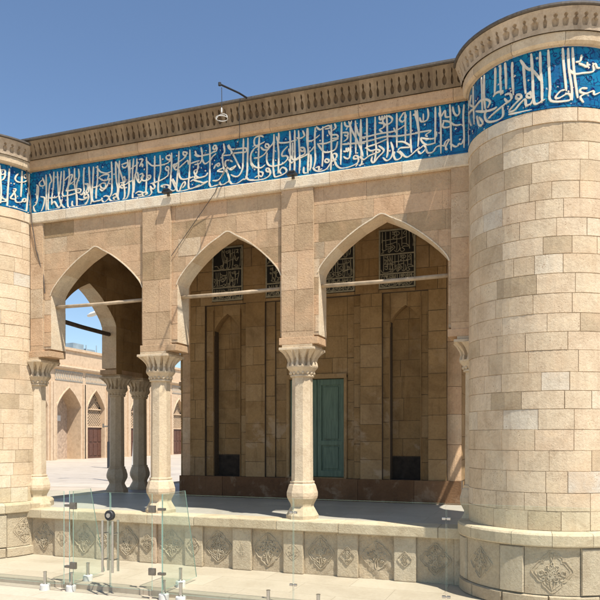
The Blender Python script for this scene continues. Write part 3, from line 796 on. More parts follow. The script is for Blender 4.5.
def arcade(P, ua, ub, ops, piers, rng, T=.40, detail=True, jamb_w=.13):
    """P: outer face mapping. piers: [(u0,u1)] proud pilasters. Field recessed."""
    w = MB(); FR = .038
    PF = lambda u, v, ww: P(u, v, ww-FR)
    courses(w, PF, ua, ub, 3.545, 5.66, rng, (.23, .30), (.34, .72), ops, h=.004, g=.0015)
    sheet(w, PF, ua, ub, 3.50, 5.66, -.001, ops, mi=1)
    sheet(w, lambda u, v, ww: P(u, v, ww), ua, ub, 3.365, 6.55, -T+.004, ops, mi=1)
    PI = lambda u, v, ww: P(u, v, -T-ww)
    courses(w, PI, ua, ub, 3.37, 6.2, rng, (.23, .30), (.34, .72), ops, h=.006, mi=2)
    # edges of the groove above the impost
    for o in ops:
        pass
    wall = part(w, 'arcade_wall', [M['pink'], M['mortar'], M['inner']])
    for o in ops:                                                    # thin roll moulding round each arch
        j = MB(); jambs([o], P, T, j); L = o.outline(.014)[1:-1]; L = [(a, b) for a, b in L]
        ribbon(j, P, [(a, b) for a, b in L], .020, -FR+.002, .012, .8, 0, False)
        part(j, 'arch_intrados', M['stone'], wall, recalc=False)
    for (a, b) in piers:                                             # pilasters of upright slabs
        p = MB(); v = 3.56
        while v < 5.66-1e-6:
            d = rng.uniform(.38, .62)
            if 5.66-v-d < .25: d = 5.66-v
            cut = a+(b-a)*rng.choice((.42, .5, .6)); 
            tt = rndtint(rng)
            for x0, x1 in (((a, cut), (cut, b)) if b-a > .4 else ((a, b),)): block(p, P, x0, x1, v, v+d, tt+rng.uniform(-.12, .12), h=.011, g=.0013, ch=.0018)
            v += d
        p.box((a+.001, 3.5, -.039), (b-.001, 5.66, .0), .3, 1, lambda u, v, ww: P(u, v, ww))
        part(p, 'pilaster', [M['pink'], M['mortar']], wall)
                                                       # impost blocks the piers stand on
    edges = sorted([ua]+[c for o in ops for c in (o.c-o.hw, o.c+o.hw)]+[ub])
    for a, b in zip(edges[::2], edges[1::2]):
        im = MB()
        im.cham((a-.002, 3.366, -T-.006), (b+.002, 3.47, .016), .007, rng.uniform(.4, .7), 0, lambda u, v, ww: P(u, v, ww))
        im.box((a+.03, 3.47, -T-.004), (b-.03, 3.50, -.10), .2, 0, lambda u, v, ww: P(u, v, ww))
        im.box((a+.002, 3.495, -T), (b-.002, 3.546, -FR-.003), .4, 0, lambda u, v, ww: P(u, v, ww))
        for (c, d) in piers:
            if a-.05 <= c and d <= b+.05: im.box((c+.003, 3.468, -T-.001), (d-.003, 3.56, .009), .5, 0, lambda u, v, ww: P(u, v, ww))
        part(im, 'impost', M['pink'], wall)
    lip = MB(); u = ua
    while u < ub-1e-6:
        d = rng.uniform(.7, 1.3)
        if ub-u-d < .4: d = ub-u
        tt = rng.uniform(.5, .95); band(lip, P, u+.002, u+d-.002, [(-.04, 5.658), (.022, 5.662), (.03, 5.68), (.03, 5.825), (.02, 5.838), (-.01, 5.838)], 5, lambda k, tt=tt: tt); u += d
    sheet(lip, P, ua, ub, 5.65, 5.84, .005, step=9)
    part(lip, 'lintel_course', M['stone'], wall)
    tb = MB(); sheet(tb, P, ua, ub, ZB0-.004, ZB1+.003, -.004, step=9)
    band(tb, P, ua, ub, [(-.003, ZB0), (.012, ZB0+.001), (.012, ZB0+.018), (-.003, ZB0+.02)], 9)
    part(tb, 'tile_band', M['tile'], wall)
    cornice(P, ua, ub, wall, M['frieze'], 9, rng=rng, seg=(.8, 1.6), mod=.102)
    return wall
A1 = [Open(-7.06, .90, SP, RISE, 3.50), Open(-4.63, .875, SP, RISE, 3.50), Open(-2.215, .935, SP, RISE, 3.50)]
FC = [-8.42, -5.92, -3.47, -.92]
PF0 = front(0)
wall = arcade(PF0, -8.60, -.85, A1, [(-8.36, -8.10), (-6.12, -5.61), (-3.72, -3.22), (-1.24, -.9)], random.Random(8))
wall['label'] = 'front arcade wall with three open pointed arches facing the forecourt'
ins = MB()
for st in SW: ribbon(ins, PF0, st, .0275, -.003, .008)
part(ins, 'inscription', M['letter'], wall, recalc=False)
LBL = ['column half hidden behind the left tower', 'pale octagonal column between the left and middle arches', 'pale octagonal column between the middle and right arches', 'shaded column tucked behind the right tower']
for i, u in enumerate(FC): column(PF0, u, .215, LBL[i], i)
ar = arabesque(PF0, -8.4, -.9, 55, 5); part(ar, 'arabesque', [M['navy'], M['letter']], wall, recalc=False)['kind'] = 'stuff'
# side arcades and the rear one
SIDE = [Open(2.2, HW, SP, RISE, 3.50), Open(5.6, HW, SP, RISE, 3.50), Open(9.0, HW, SP, RISE, 3.50)]
PLs = lambda u, v, w: (-9.22-w, u, v)
PRs = lambda u, v, w: (-.03+w, u, v)
PBk = lambda u, v, w: (u, LY+w, v)
for Pm, nm in ((PLs, 'left side arcade wall seen from inside through the left arch'), (PRs, 'right side arcade wall')):
    wl = arcade(Pm, .82, LY-.82, SIDE, [(3.42, 3.92), (4.02, 4.4), (6.8, 7.2), (7.3, 7.8)], random.Random(18)); wl['label'] = nm
    st = MB()
    for s_ in borrow(1.0, 8.0, -8.3): ribbon(st, Pm, s_, .034, -.003, .008)
    part(st, 'inscription', M['letter'], wl, recalc=False)
    for u in (3.42, 4.32, 6.85, 7.75): column(Pm, u, .21, None, int(u*10))
    for a, c in ((.30, .80), (LY-.80, LY-.30)):
        b = MB(); v = .78; rq = random.Random(int(a*9))
        while v < 3.36:
            d = min(rq.uniform(.4, .6), 3.36-v); b.cham((a, v+.002, -.40), (c, v+d-.002, -.02), .006, rq.uniform(.3, .8), 0, Pm); v += d
        part(b, 'corner_pier', M['stone'])
wb = arcade(PBk, -8.6, -.95, [], [(-6.14, -5.64), (-3.72, -3.22)], random.Random(28)); wb['label'] = 'rear wall'
bk = MB(); bk.box((-8.6, LY-.35, .7), (-.95, LY-.05, 3.4), .4); part(bk, 'rear_wall_base', M['stone'])
# roof and portico ceiling
rf = MB(); rf.box((-9.1, .1, 6.22), (-.4, LY-.1, 6.98), .5); part(rf, 'roof', M['roof'])
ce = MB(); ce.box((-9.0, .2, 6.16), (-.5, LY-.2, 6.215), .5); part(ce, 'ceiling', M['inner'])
# iron tie rods across the arches
for o in A1:
    t = MB(); a = (o.c-o.hw-.01, .17, 4.235); b = (o.c+o.hw+.01, .17, 4.245)
    t.tube([a, ((a[0]+b[0])/2, .172, 4.232), b], .030, 10); part(t, 'tie_rod', M['rodpaint'], wall, smooth=True)
for X in (-9.0, -.3):
    for o in SIDE:
        t = MB(); t.tube([(X, o.c-o.hw-.02, 4.30), (X, o.c, 4.26), (X, o.c+o.hw+.02, 4.24)], .045, 10); part(t, 'tie_rod', M['iron'], None, smooth=True)

# terrace (plinth) -------------------------------------------------
pl = MB()
pl.box((-9.50, -.05, 0), (.0, LY+.05, .766), .5)
terr = part(pl, 'terrace', M['plinth']); terr['label'] = 'raised stone terrace under the arches'
fl = MB(); fl.box((-9.52, .24, .75), (.02, LY+.05, .775), .5); part(fl, 'terrace_floor', M['terrace'], terr)
rng = random.Random(4)
def coping_run(P, a, b):
    cp = MB(); u = a
    while u < b-1e-6:
        d = rng.uniform(.7, 1.5)
        if b-u-d < .4: d = b-u
        cp.cham((u+.002, .635+rng.uniform(-.006, .006), -.32), (u+d-.002, .779, .105+rng.uniform(-.006, .008)), .014, rng.uniform(.3, .8), 0, lambda x, v, w: P(x, v, w)); u += d
    part(cp, 'terrace_coping', M['cap'], terr)
coping_run(front(-.06), -8.9, -.75)
coping_run(lambda u, v, w: (-9.50-w, u, v), .9, LY-.9); coping_run(lambda u, v, w: (.0+w, u, v), .9, LY-.9)
pf = front(-.085); k = 0; u = -1.03
ups = [-.25]+[-1.03-.823*i for i in range(10)]
for i, c in enumerate(ups):
    w = .155; b = MB(); b.cham((c-w, 0, -.04), (c+w, .632, .022+rng.uniform(-.006, .008)), .018, rng.uniform(.3, .9), 0, lambda x, v, ww: pf(x, v, ww))
    medallion(b, pf, c, .32, .105, .026, i, 1.2, .007)
    part(b, 'plinth_upright', M['plinth'], terr)
    if i:
        n = MB(); a0, a1 = c+w+.008, ups[i-1]-w-.008; nu = max(2, int((a1-a0)/.045)); nv = 13; g = []
        rr = random.Random(i*7)
        for q in range(nv+1):
            for r in range(nu+1): g.append(pf(a0+(a1-a0)*r/nu, .003+.63*q/nv, -.028+rr.uniform(-.007, .007)+(.012 if i in (3, 8) else 0)*sin(r+q)))
        n.add(g, [(q*(nu+1)+r, q*(nu+1)+r+1, (q+1)*(nu+1)+r+1, (q+1)*(nu+1)+r) for q in range(nv) for r in range(nu)], rr.uniform(.2, .6))
        if i > 1: medallion(n, pf, (a0+a1)/2, .325, .20, -.024, i+1, 1.1, .012)
        part(n, 'carved_panel', M['plinth'], terr, smooth=True)

# inner chamber -----------------------------------------------------
CX0, CX1, CY = -7.20, -1.48, 3.09
ch = MB(); P = front(CY); rng = random.Random(77)
SEG = [(-7.20, -6.64, 0), (-6.64, -6.46, .07), (-5.86, -5.72, .07), (-5.72, -5.30, 0), (-5.30, -5.10, .06), (-5.10, -4.86, .10), (-3.62, -3.48, .10), (-3.48, -3.34, .06), (-3.34, -2.92, 0), (-2.92, -2.78, .07), (-2.20, -2.06, .07), (-2.06, -1.72, 0)]
def niche_seg(a, b, d, top, sp):
    o = Open((a+b)/2, (b-a)/2-.01, sp, top-sp, 1.2)
    PP = lambda u, v, w: (u, CY+.07-w, v)
    courses(ch, PP, a, b, sp-.1, 4.7, rng, (.3, .42), (.3, .5), [o], h=.005, g=.0025)
    sheet(ch, PP, a, b, sp-.1, 4.7, 0, [o], mi=1)
    PB = lambda u, v, w: (u, CY+d-w, v)
    courses(ch, PB, a, b, 1.64, top+.02, rng, (.3, .45), (.3, .6), h=.005, g=.002)
    ch.box((a, CY+d, 1.2), (b, CY+d+.02, top+.05), .2, 1)
    for x in (a, b): ch.box((x-.008 if x == a else x, CY+.02, 1.2), (x if x == a else x+.008, CY+d+.02, 4.6), .4)
    L = o.outline()
    for i in range(1, len(L)-2):
        (p, q), (r, s) = L[i], L[i+1]; ch.add([(p, CY+.07, q), (r, CY+.07, s), (r, CY+d, s), (p, CY+d, q)], [(0, 1, 2, 3)], .4)
    # dark slab at the niche foot, a deep hole's shade put in as colour
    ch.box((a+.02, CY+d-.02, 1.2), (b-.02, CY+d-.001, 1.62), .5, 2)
    # reveal under the head down to the sill
niche_seg(-6.46, -5.86, .27, 4.52, 4.18); niche_seg(-2.78, -2.20, .27, 4.46, 4.16)
for a, b, d in SEG:
    PP = lambda u, v, w, d=d: (u, CY+d-w, v)
    courses(ch, PP, a, b, 1.2, 4.7, rng, (.3, .46), (.5, .9), h=.006, g=.0028)
    ch.box((a-.0005*d*10, CY+d, 1.2), (b+.0005*d*10, CY+d+.3, 4.702), .4, 1)
# wall above the door and above everything, round the windows
WIN = [(-6.12, .345), (-4.93, .345), (-3.79, .345), (-2.63, .345)]
class Rect(Open):
    def top(s, u): return s.sp
WO = [Rect(c, h, 5.875, 0, 4.76) for c, h in WIN]
ed = [-7.20]+[x for c, h in WIN for x in (c-h, c+h)]+[-1.72]
for a, b in zip(ed[::2], ed[1::2]): courses(ch, P, a, b, 4.7, 6.16, rng, (.3, .42), (.4, .9), h=.006, g=.0028)
for c, h in WIN:
    courses(ch, P, c-h, c+h, 5.875, 6.16, rng, (.28, .3), (.4, .9), h=.006); block(ch, P, c-h, c+h, 4.7, 4.762, .7, h=.03, ch=.006)
ch.box((-7.2, CY+.001, 4.70), (-1.72, CY+.3, 6.16), .4, 1)
P2 = front(CY+.10); courses(ch, P2, -4.86, -3.62, 3.22, 4.7, rng, (.3, .45), (.4, .8), h=.006)
ch.box((-4.86, CY+.101, 3.2), (-3.62, CY+.3, 4.7), .4, 1)
ch.box((CX0+.01, CY+.32, .77), (CX1-.01, 8.1, 6.16), .4, 0)
for X, sg in ((CX0, -1), (CX1, 1)):
    PS = lambda u, v, w, X=X, sg=sg: (X+sg*w, u, v); courses(ch, PS, CY+.2, 8.1, 1.2, 6.16, rng, (.3, .45), (.5, .9), h=.006)
chamber = part(ch, 'chamber', [M['inner'], M['inmortar'], M['niche_hole']]); chamber['label'] = 'shaded brown inner chamber wall with niches'
for x in (CX0+.13, CX1-.13):
    c = MB(); v = 1.2; rr = random.Random(9)
    while v < 6.1:
        d = rr.uniform(.5, .85); d = min(d, 6.16-v)
        c.lathe([(.136, v+.003), (.14, v+.008), (.14, v+d-.008), (.136, v+d-.003)], 20, (x, CY+.1), rr.uniform(.3, .9)); v += d
    c.lathe([(.13, 1.2), (.13, 6.16)], 20, (x, CY+.1), .2, 1)
    part(c, 'corner_shaft', [M['pink'], M['inmortar']], chamber, smooth=False)
d = MB(); rr = random.Random(12)
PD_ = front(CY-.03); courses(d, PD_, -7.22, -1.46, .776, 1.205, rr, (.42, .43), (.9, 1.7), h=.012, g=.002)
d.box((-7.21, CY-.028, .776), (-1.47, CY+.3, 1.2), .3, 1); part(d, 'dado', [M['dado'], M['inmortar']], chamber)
# green double door
o = MB(); DX0, DX1, DZ0, DZ1 = -4.80, -3.68, 1.22, 3.13; y = CY+.14
o.box((DX0, y, DZ0), (DX1, y+.05, DZ1), .5)
for a, b in ((DX0, (DX0+DX1)/2), ((DX0+DX1)/2, DX1)):
    rails = [(a+.006, DZ0+.01, b-.006, DZ0+.13), (a+.006, DZ0+.62, b-.006, DZ0+.71), (a+.006, DZ1-.12, b-.006, DZ1-.01), (a+.006, DZ0+.01, a+.09, DZ1-.01), (b-.09, DZ0+.01, b-.006, DZ1-.01)]
    for i, (p, q, r, s) in enumerate(rails): o.cham((p, y-.030-.002*(i < 3), q), (r, y+.01, s), .005)
    for q, s in ((DZ0+.16, DZ0+.59), (DZ0+.74, DZ1-.15)): o.cham((a+.13, y-.018, q), (b-.13, y+.01, s), .012)
dr = part(o, 'door', M['door'], chamber); dr['label'] = 'green painted double door with raised panels'
o = MB()
for a, b in ((-4.86, -4.803), (-3.677, -3.62)): o.cham((a, CY+.04, 1.21), (b, CY+.24, 3.2), .006, .7)
o.cham((-4.86, CY+.035, 3.135), (-3.62, CY+.24, 3.225), .006, .7); o.cham((-4.86, CY+.0, 1.19), (-3.62, CY+.24, 1.218), .006, .5)
part(o, 'door_frame', M['inner'], chamber)
for k, (c, h) in enumerate(WIN):
    o = MB(); z0, z1 = 4.77, 5.87; yy = CY-.008
    o.box((c-h+.002, yy-.004, z0), (c+h-.002, yy+.004, z1), .5, 0)
    for (a, b, p, q) in ((c-h, z0, c-h+.03, z1), (c+h-.03, z0, c+h, z1), (c-h, z0, c+h, z0+.03), (c-h, z1-.03, c+h, z1), (c-h, z0+.26, c+h, z0+.283), (c-h, z0+.62, c+h, z0+.643)):
        o.box((a+.001, yy-.018-(q-b)*.002, b), (p-.001, yy+.005, q), .5, 1)
    s0 = -7.6+k*1.45
    for tier, (q0, q1) in enumerate(((z0+.035, z0+.255), (z0+.29, z0+.615), (z0+.65, z1-.035))):
        src = s0+tier*.35; fz = (q1-q0)/.69; W0 = 2*h-.07
        span = W0/fz*.85
        for st in SW:
            a = min(p[0] for p in st); b = max(p[0] for p in st)
            if a > src and b < src+span:
                ribbon(o, front(yy-.004), [(c-h+.035+(p[0]-src)/span*W0, q0+(p[1]-5.85)*fz) for p in st], .014, 0, .006, .5, 1, False)
    part(o, 'lattice_window', [M['void'], M['lattice']], chamber, recalc=False)

# ------------------------------------------------------------------ ground
g = MB(); g.box((-300, -300, -.6), (300, -1.71, -.08), .5); tag(g.build('foreground_paving', M['ground']), None, None, None, 'structure')
g = MB(); g.cham((-46, -1.712, -.5), (40, 95, .0), .006, .5); tag(g.build('pavement', M['paving']), None, None, None, 'structure')
g = MB(); g.box((-300, -1.6, -.6), (300, 400, -.02), .5); tag(g.build('ground', M['court']), None, None, None, 'structure')
g = MB(); g.add([(-39.5, 13, .004), (-12, 13, .004), (-12, 94, .004), (-39.5, 94, .004)], [(0, 1, 2, 3)]); tag(g.build('courtyard_paving', M['court']), None, None, None, 'structure')

# ------------------------------------------------------------------ courtyard arcade far behind
bgT = empty('courtyard_arcade', (-40, 58, 0)); tag(bgT, 'long sunlit arcade building across the courtyard, seen through the left arch', 'building')
PO = (-40, 58, 0)
def bpart(mb, name, mats, **k):
    mb.v = [(x+40, y-58, z) for x, y, z in mb.v]; return mb.build(name, mats, bgT, **k)
PX = lambda u, v, w: (-40+w, u, v)
BC = [(49.8-9.41-8.4, 1.55, 'i'), (49.8-9.41-4.2, 1.4, 'd'), (49.8-9.41, 1.6, 'i'), (53.65-9.41, 1.3, 'd'), (60.6-9.41, 1.3, 'd'), (64.8-9.41, 1.5, 'i'), (69.0-9.41, 1.3, 'd'), (73-9.41, 1.5, 'i'), (77-9.41, 1.3, 'd')]
BO = [Open(c, h, 4.6, 1.75, 0) for c, h, k in BC]
b = MB(); rng = random.Random(31)
PB_ = lambda u, v, w: PX(u, v, w)
def big_sheet(mb, u0, u1, v0, v1, w, ops, tint=.5):
    sheet(mb, PX, u0, u1, v0, v1, w, ops, tint, step=2)
cuts = sorted([28, 84]+[x for o in BO for x in (o.c-o.hw, o.c+o.hw)])
for a, c in zip(cuts[::2], cuts[1::2]): sheet(b, PX, a, c, 0, 9.9, 0, (), rng.uniform(.2, .8), step=9)
for o in BO: sheet(b, PX, o.c-o.hw, o.c+o.hw, 4.5, 9.9, 0, [o], .5, step=9)
b.box((-52, 28, 0), (-41.6, 84, 9.9), .5)
b.box((-41.7, 28, 9.6), (-40.002, 84, 9.88), .5)
bw = bpart(b, 'wall', M['bg'])
for o in BO:
    b = MB(); L = o.outline()
    for i in range(len(L)-1):
        (p, q), (r, s) = L[i], L[i+1]; b.add([PX(p, q, 0), PX(r, s, 0), PX(r, s, -1.6), PX(p, q, -1.6)], [(0, 1, 2, 3)], .5)
    ribbon(b, PX, o.outline(.06), .12, 0, .05, .9, 0, False)
    bpart(b, 'arch_reveal', M['bg'], recalc=False)
b = MB()
for u in range(28, 84, 4): band(b, PX, u+.01, u+3.99, [(0, 7.95), (.25, 8.0), (.32, 8.15), (.28, 8.3), (0, 8.32)], 9, lambda k, t=rng.random(): t)
band(b, PX, 28, 84, [(0, 9.7), (.15, 9.72), (.15, 9.95), (-.3, 9.97)], 9)
bpart(b, 'cornice', M['bg'])
# tiled frieze with a mesh of pale lozenges
GREY = plain('grey_blue_tile', (.24, .25, .23), .6)
for a, c in [(BC[i][0]-BC[i][1]-.25, BC[i][0]+BC[i][1]+.25) for i in range(len(BC))]:
    b = MB(); b.box((a, 6.95, -.02), (c, 7.85, .03), .5, 0, lambda x, v, w: PX(x, v, w))
    n = int((c-a)/.22)
    for k in range(n):
        x0 = a+(c-a)*k/n; x1 = a+(c-a)*(k+1)/n
        ribbon(b, PX, [(x0, 7.0), ((x0+x1)/2, 7.4), (x0, 7.8)], .07, .03, .02, .5, 1, False)
        ribbon(b, PX, [(x1, 7.0), ((x0+x1)/2+.02, 7.4), (x1, 7.8)], .05, .03, .02, .5, 1, False)
    bpart(b, 'tile_frieze', [GREY, M['bg']], recalc=False)
for i, (c, h, kd) in enumerate(BC):
    nx = BC[i+1][0] if i+1 < len(BC) else c+4
    for s in (-1, 1): b = MB(); b.cham((c+s*(h+.42)-.14, 0, 0), (c+s*(h+.42)+.14, 6.8, .14), .02, .8, 0, lambda x, v, w: PX(x, v, w)); bpart(b, 'pilaster', M['bg'])
for c, h, kd in BC:
    o = Open(c, h, 4.6, 1.75, 0)
    if kd == 'i':
        b = MB(); b.box((c-h, 0, -1.62), (c+h, 7, -1.52), .5, 0, lambda x, v, w: PX(x, v, w)); bpart(b, 'back_wall', M['bgdark'])
        if abs(c-40.39) < .1:
            b = MB(); b.box((c-.35, 3.45, -1.5), (c+.65, 3.95, -1.46), .5, 0, lambda x, v, w: PX(x, v, w)); bpart(b, 'white_notice', M['whiteplastic'])
    else:
        b = MB(); b.box((c-h, 0, -.5), (c+h, 2.9, -.4), .5, 0, lambda x, v, w: PX(x, v, w))
        for k in range(4):
            for q in range(2): b.cham((c-h+.1+k*h/2, .25+q*1.3, -.41), (c-h+.02+(k+1)*h/2-.06, 1.4+q*1.3, -.36), .03, .6, 0, lambda x, v, w: PX(x, v, w))
        bpart(b, 'wooden_door', M['wood'])
        b = MB(); b.box((c-h, 2.95, -.56), (c+h, 6.4, -.5), .5, 0, lambda x, v, w: PX(x, v, w))
        for q in range(12):
            for k in range(9):
                x0 = c-h+2*h*k/9; x1 = x0+2*h/9; v0 = 2.95+q*.28
                if v0+.2 > o.top((x0+x1)/2): continue
                for (p, r) in (((x0, v0), (x1, v0+.28)), ((x1, v0), (x0, v0+.28))):
                    if r[1] < o.top(r[0]) and p[1] < o.top(p[0]): ribbon(b, PX, [p, r], .05, -.49, .04, .5, 1, False)
        b.box((c-h, 2.9, -.5), (c+h, 3.0, -.3), .5, 1, lambda x, v, w: PX(x, v, w)); b.box((c-h, 4.55, -.5), (c+h, 4.65, -.3), .5, 1, lambda x, v, w: PX(x, v, w))
        bpart(b, 'lattice_screen', [M['void'], M['bg']], recalc=False)
# pale translucent sheeting above its roof
b = MB(); rng = random.Random(2)
for k in range(9):
    u0 = 38.5+k*1.7; z = 10.9+.2*sin(k*1.3)-(.4 if k > 6 else 0)
    b.cham((-46, u0, 9.92), (-44.6, u0+1.55, z), .05, rng.random()); b.tube([(-44.5, u0+1.62, 9.9), (-44.5, u0+1.62, z+.5)], .05, 6)
b.cham((-46.2, 46.4, 9.9), (-44.3, 48.0, 11.4), .05, .3)
tag(b.build('roof_shelter', M['sheet']), 'pale blue translucent sheeting on the roof of the far arcade', 'shelter')

# ------------------------------------------------------------------ lamp posts
def world(px, Z):   # point at camera depth Z on the sight line of column px
    u = (px-300)/680; t = R(20.02); return ((u*cos(t)-sin(t))*Z, (u*sin(t)+cos(t))*Z-9.41)
x, y = world(109.2, 43.5); t = empty('lamp_post', (x, y, 0)); tag(t, 'thin dark pole with a short crossbar and thick black foot in the courtyard', 'pole')
b = MB(); b.tube([(0, 0, 1.5), (0, 0, 5.8)], [.10, .07], 8); b.build('pole', M['iron'], t)
b = MB(); b.tube([(0, 0, 0), (0, 0, 1.7)], .13, 10); b.build('pole_foot', M['black'], t)
b = MB(); b.tube([(-.36, -.13, 2.68), (.36, .13, 2.68)], .045, 8); b.tube([(-.36, -.13, 2.6), (-.36, -.13, 2.85)], .05, 8); b.tube([(.36, .13, 2.6), (.36, .13, 2.85)], .05, 8); b.build('crossbar', M['darksteel'], t)
x, y = world(121.5, 30); t = empty('street_lamp', (x, y, 0)); tag(t, 'street lamp with curved arm and pale head, seen through the left arch', 'street lamp')
b = MB(); b.tube([(0, 0, 0), (0, 0, 3.5), (0, 0, 6.3)], [.11, .09, .07], 10)
b.tube([(0, 0, 6.3), (-.25, -.09, 6.75), (-.62, -.22, 7.12), (-.98, -.35, 7.36)], [.06, .035, .03, .03], 8); b.build('pole', M['steel'], t)
b = MB()
b.lathe([(.02, -.34), (.09, -.28), (.15, -.1), (.15, .12), (.09, .28), (.02, .33)], 12)
b.v = [(-1.15+(-z)*.88*.94-.0*x, -.41-z*.3+y*1.0, 7.44+(-z)*-.32*-1+x*.62) for x, y, z in b.v]; b.build('lamp_head', M['whiteplastic'], t, smooth=True)

# rod and ring light on the roof edge
t = empty('roof_rod', (-4.26, .0, 7.03)); tag(t, 'dark rod jutting from the roof edge above the inscription', 'rod')
b = MB(); b.tube([(.10, .0, .02), (.05, -.45, -.04), (-.02, -.92, -.13)], .014, 8); b.lathe([(.03, -.01), (.03, .03)], 8, (.10, .05)); b.build('rod', M['black'], t)
b = MB(); b.lathe([(.022, -.02), (.022, .02)], 8); b.v = [(x-.02, y-.92, z-.13) for x, y, z in b.v]; b.build('rod_tip', M['black'], t)
t = empty('ring_lamp', (-4.28, -.86, 6.45)); tag(t, 'small white wire hoop lamp hanging on a cable from the roof rod', 'lamp')
b = MB(); b.tube([(0, 0, .43), (.003, 0, .2), (0, 0, .12)], .005, 6); b.build('cable', M['black'], t)
b = MB(); b.lathe([(.006, .15), (.011, .13), (.011, .09), (.008, .08)], 8); b.build('socket', M['whiteplastic'], t)
b = MB(); b.tube([(-.085*cos(a), .02*sin(a), .07*sin(a)) for a in [pi*i/12 for i in range(13)]], .005, 6)
b.tube([(.085*cos(a), .085*sin(a), .0) for a in [2*pi*i/20 for i in range(21)]], .0055, 6); b.build('hoop', M['whiteplastic'], t)
# cables
def cable(name, pts, r, label, mat='black'):
    b = MB(); q = []
    for a, c in zip(pts, pts[1:]):
        for k in range(5): q.append(tuple(a[i]+(c[i]-a[i])*k/5 for i in range(3)))
    b.tube(q+[pts[-1]], r, 6); tag(b.build(name, M[mat]), label, 'cable')
cable('cable', [(-4.27, -.27, 7.0), (-4.32, -.215, 6.9), (-4.35, -.12, 6.6), (-4.40, -.03, 6.5), (-4.72, -.03, 5.95), (-4.8, -.05, 5.75), (-5.2, .02, 5.35), (-5.60, .0, 4.86)], .0045, 'black cable slanting across the inscription down to the pier right of the left arch')
cable('cable', [(-8.36, -.29, 7.0), (-8.36, -.11, 6.6), (-8.33, -.04, 6.1), (-8.30, -.05, 5.7), (-8.22, -.03, 5.2), (-8.1, .01, 4.75), (-8.06, .0, 4.45)], .010, 'dark cable hanging down the corner beside the left tower', 'iron')
x1, y1 = world(137.5, 33); x2, y2 = world(131.5, 33)
cable('guy_wire', [(x1, y1, 4.25), ((x1*.6+x2*.4), (y1*.6+y2*.4), 3.1), (x2, y2, .0)], .03, 'white guy wire seen between the two dark columns', 'whiteplastic')
# small floodlights on the lintel course
for (x, lab) in ((-5.62, 'small black floodlight on the ledge over the left column pier'), (-3.52, 'small black floodlight on the ledge over the pier left of the right arch')):
    t = empty('floodlight', (x, -.03, 5.83)); tag(t, lab, 'floodlight', 'floodlights on the lintel')
    b = MB(); b.cham((-.075, -.10, .0), (.075, -.02, .035), .006); b.cham((-.05, -.11, .035), (.05, -.05, .06), .006); b.build('housing', M['black'], t)
    b = MB(); b.box((-.02, -.03, -.03), (.02, .01, .0)); b.build('bracket', M['iron'], t)

# ------------------------------------------------------------------ glass barrier
GY = -1.90; GT = 1.275
def spigot(x, y, z0, parent, h=.25):
    b = MB(); b.lathe([(.066, 0), (.066, .07), (.060, .080), (.0, .081)], 20); o1 = b.build('spigot_base', M['whiteplastic'], parent, smooth=False)
    b = MB(); b.lathe([(.030, .082), (.030, .09), (.022, .094), (.022, h-.012), (.026, h-.010), (.026, h), (.0, h+.001)], 16); o2 = b.build('spigot_pin', M['steel'], parent, smooth=False)
    for o in (o1, o2): o.location = (x-parent.location.x, y-parent.location.y, z0-parent.location.z)
def pane(parent, prof, axis):
    """prof: outline in (s, z); s runs along axis 'x' or 'y' from the parent's base"""
    T = .006; b = MB(); n = len(prof)
    F = (lambda s, t, z: (s, t, z)) if axis == 'x' else (lambda s, t, z: (t, s, z))
    vs = [F(s, -T, z) for s, z in prof]+[F(s, T, z) for s, z in prof]
    b.add(vs, [tuple(range(n))[::-1], tuple(n+i for i in range(n))], .5, 0); b.add(vs, [(i, (i+1) % n, n+(i+1) % n, n+i) for i in range(n)], .5, 1)
    return b.build('pane', [M['glassreturn' if axis == 'y' else 'glass'], M['glassedge']], parent)
def clip(parent, s, z, axis='x', w=.045):
    b = MB(); e = .016
    if axis == 'x':
        b.cham((s-w, -e, z-.014), (s-.008, e, z+.014), .004); b.cham((s+.008, -e, z-.014), (s+w, e, z+.014), .004); b.cham((s-.012, -.01, z-.006), (s+.012, .01, z+.006), .002)
    b.build('clip', M['steel'], parent)
def panel(x0, x1, label, clipx=(), spx=()):
    t = empty('glass_screen', (x0, GY, -.08)); tag(t, label, 'glass panel', 'glass panels of the barrier')
    w = x1-x0; pane(t, [(.006, .10), (w-.006, .10), (w-.006, GT+.08), (.006, GT+.08)], 'x')
    for s in clipx:
        for z in (.335, 1.19): clip(t, s, z)
    for s in spx: spigot(x0+s, GY, -.08, t)
    return t
panel(-4.61, -2.82, 'clear glass panel in front of the middle carved plinth, right of the open gate', (1.79,), (.28, 1.47))
panel(-2.82, -1.04, 'clear glass panel in front of the plinth left of the right tower', (1.78,), (.31, 1.46))
panel(-1.04, .74, 'clear glass panel in front of the right tower', (1.78,), (.3, 1.48))
panel(-7.90, -6.11, 'clear glass panel left of the gate, in front of the left tower', (), (.3, 1.47))
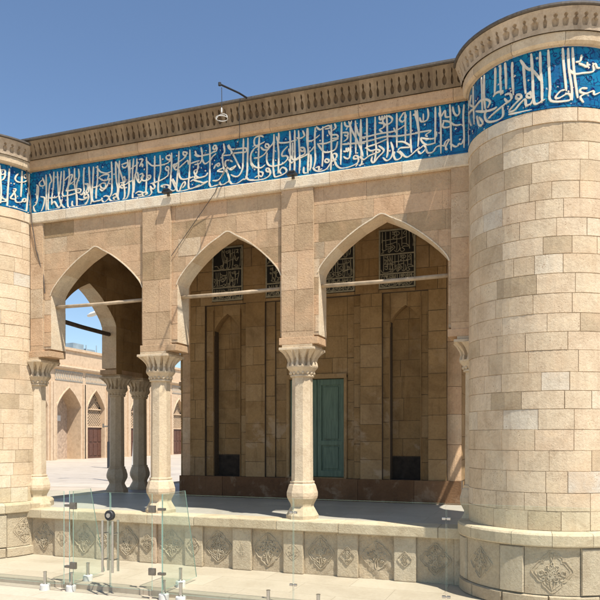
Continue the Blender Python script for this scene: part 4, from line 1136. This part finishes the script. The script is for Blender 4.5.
# return panels running back from the gate posts
for (x, y1t, y1b, lab, sp, xs) in ((-4.61, -1.30, -.98, 'glass return panel with a slanting edge at the right gate post', ((-4.61, -1.80), (-4.61, -1.42)), .0),
                              (-6.05, -1.42, -1.10, 'glass return panel with a slanting edge at the left gate post', ((-6.05, -1.80), (-6.02, -1.52)), 0)):
    t = empty('glass_return_screen', (x, GY, -.08)); tag(t, lab, 'glass panel', 'glass returns at the gate')
    pane(t, [(.03, .13), (y1b-GY, .13), (y1t-GY, GT+.08), (.03, GT+.08)], 'y')
    spigot(sp[0][0], GY+.06, -.08, t); spigot(sp[1][0], sp[1][1], 0, t)
    for z in (.34, 1.16):
        b = MB(); b.cham((-.05, -.015, z-.016), (.05, .035, z+.016), .004); b.build('clip', M['darksteel'], t)
for (x0, x1, hs, lab) in ((-5.965, -5.385, -1, 'left leaf of the glass gate with upright steel bar handle'), (-5.370, -4.745, 1, 'right leaf of the glass gate with upright steel bar handle')):
    t = empty('glass_gate_leaf', (x0, GY, -.08)); tag(t, lab, 'glass gate', 'leaves of the glass gate')
    w = x1-x0; pane(t, [(0, .12), (w, .12), (w, GT+.08), (0, GT+.08)], 'x')
    hx = 0 if hs < 0 else w
    for z in (.36, 1.16):
        b = MB(); b.cham((hx-.048, -.018, z-.045), (hx+.048, .018, z+.045), .004); b.build('hinge_patch', M['darksteel'], t)
    bx = w-.07 if hs < 0 else .07
    for yy in (-.06, .06):
        b = MB(); b.tube([(bx, yy, .32), (bx, yy, .99)], .016, 12); b.build('handle_bar', M['steel'], t)
    b = MB()
    for z in (.48, .82): b.tube([(bx, -.06, z), (bx, .06, z)], .009, 8)
    b.build('handle_fixing', M['steel'], t)
    if hs < 0:
        b = MB(); b.lathe([(.0, -.03), (.06, -.03), (.068, -.022), (.068, .022), (.06, .03), (.0, .03)], 24); b.v = [(x+w, z, y+1.055) for x, y, z in b.v]; b.build('lock', M['black'], t)
        b = MB(); b.lathe([(.0, -.04), (.03, -.04), (.032, -.03)], 16, capends=False); b.v = [(x+w, z, y+1.055) for x, y, z in b.v]; b.build('lock_knob', M['steel'], t)

# ------------------------------------------------------------------ light, sky, camera
SD = (1.65, -1.0, 3.8)
el = math.atan2(SD[2], sqrt(SD[0]**2+SD[1]**2)); az = atan2(SD[0], SD[1])
from mathutils import Vector
L = bpy.data.lights.new('sun', 'SUN'); L.energy = 5.0; L.angle = R(.53); L.color = (1, .945, .86)
lo = bpy.data.objects.new('sun', L); C.objects.link(lo); lo.rotation_euler = Vector(SD).to_track_quat('Z', 'Y').to_euler(); lo.location = (10, -10, 30)
w = bpy.data.worlds.new('World'); sc.world = w; w.use_nodes = True; nt = w.node_tree
sk = nt.nodes.new('ShaderNodeTexSky'); sk.sky_type = 'NISHITA'; sk.sun_disc = False; sk.sun_elevation = el; sk.sun_rotation = az
sk.altitude = 300; sk.air_density = 1.05; sk.dust_density = 0; sk.ozone_density = 3
bg = nt.nodes['Background']; nt.links.new(sk.outputs[0], bg.inputs[0]); bg.inputs[1].default_value = .098
cam = bpy.data.cameras.new('camera'); co = bpy.data.objects.new('camera', cam); C.objects.link(co)
co.location = (0, -9.41, 2.0); co.rotation_euler = (R(90), 0, R(20.02)); cam.sensor_width = 36; cam.lens = 36*680/600; cam.shift_y = 137/600
cam.clip_end = 2000; sc.camera = co
sc.view_settings.view_transform = 'Standard'; sc.view_settings.look = 'None'; sc.view_settings.exposure = .65; sc.view_settings.gamma = 1
sc.view_settings.use_curve_mapping = False
sc.cycles.max_bounces = 8; sc.cycles.transparent_max_bounces = 16
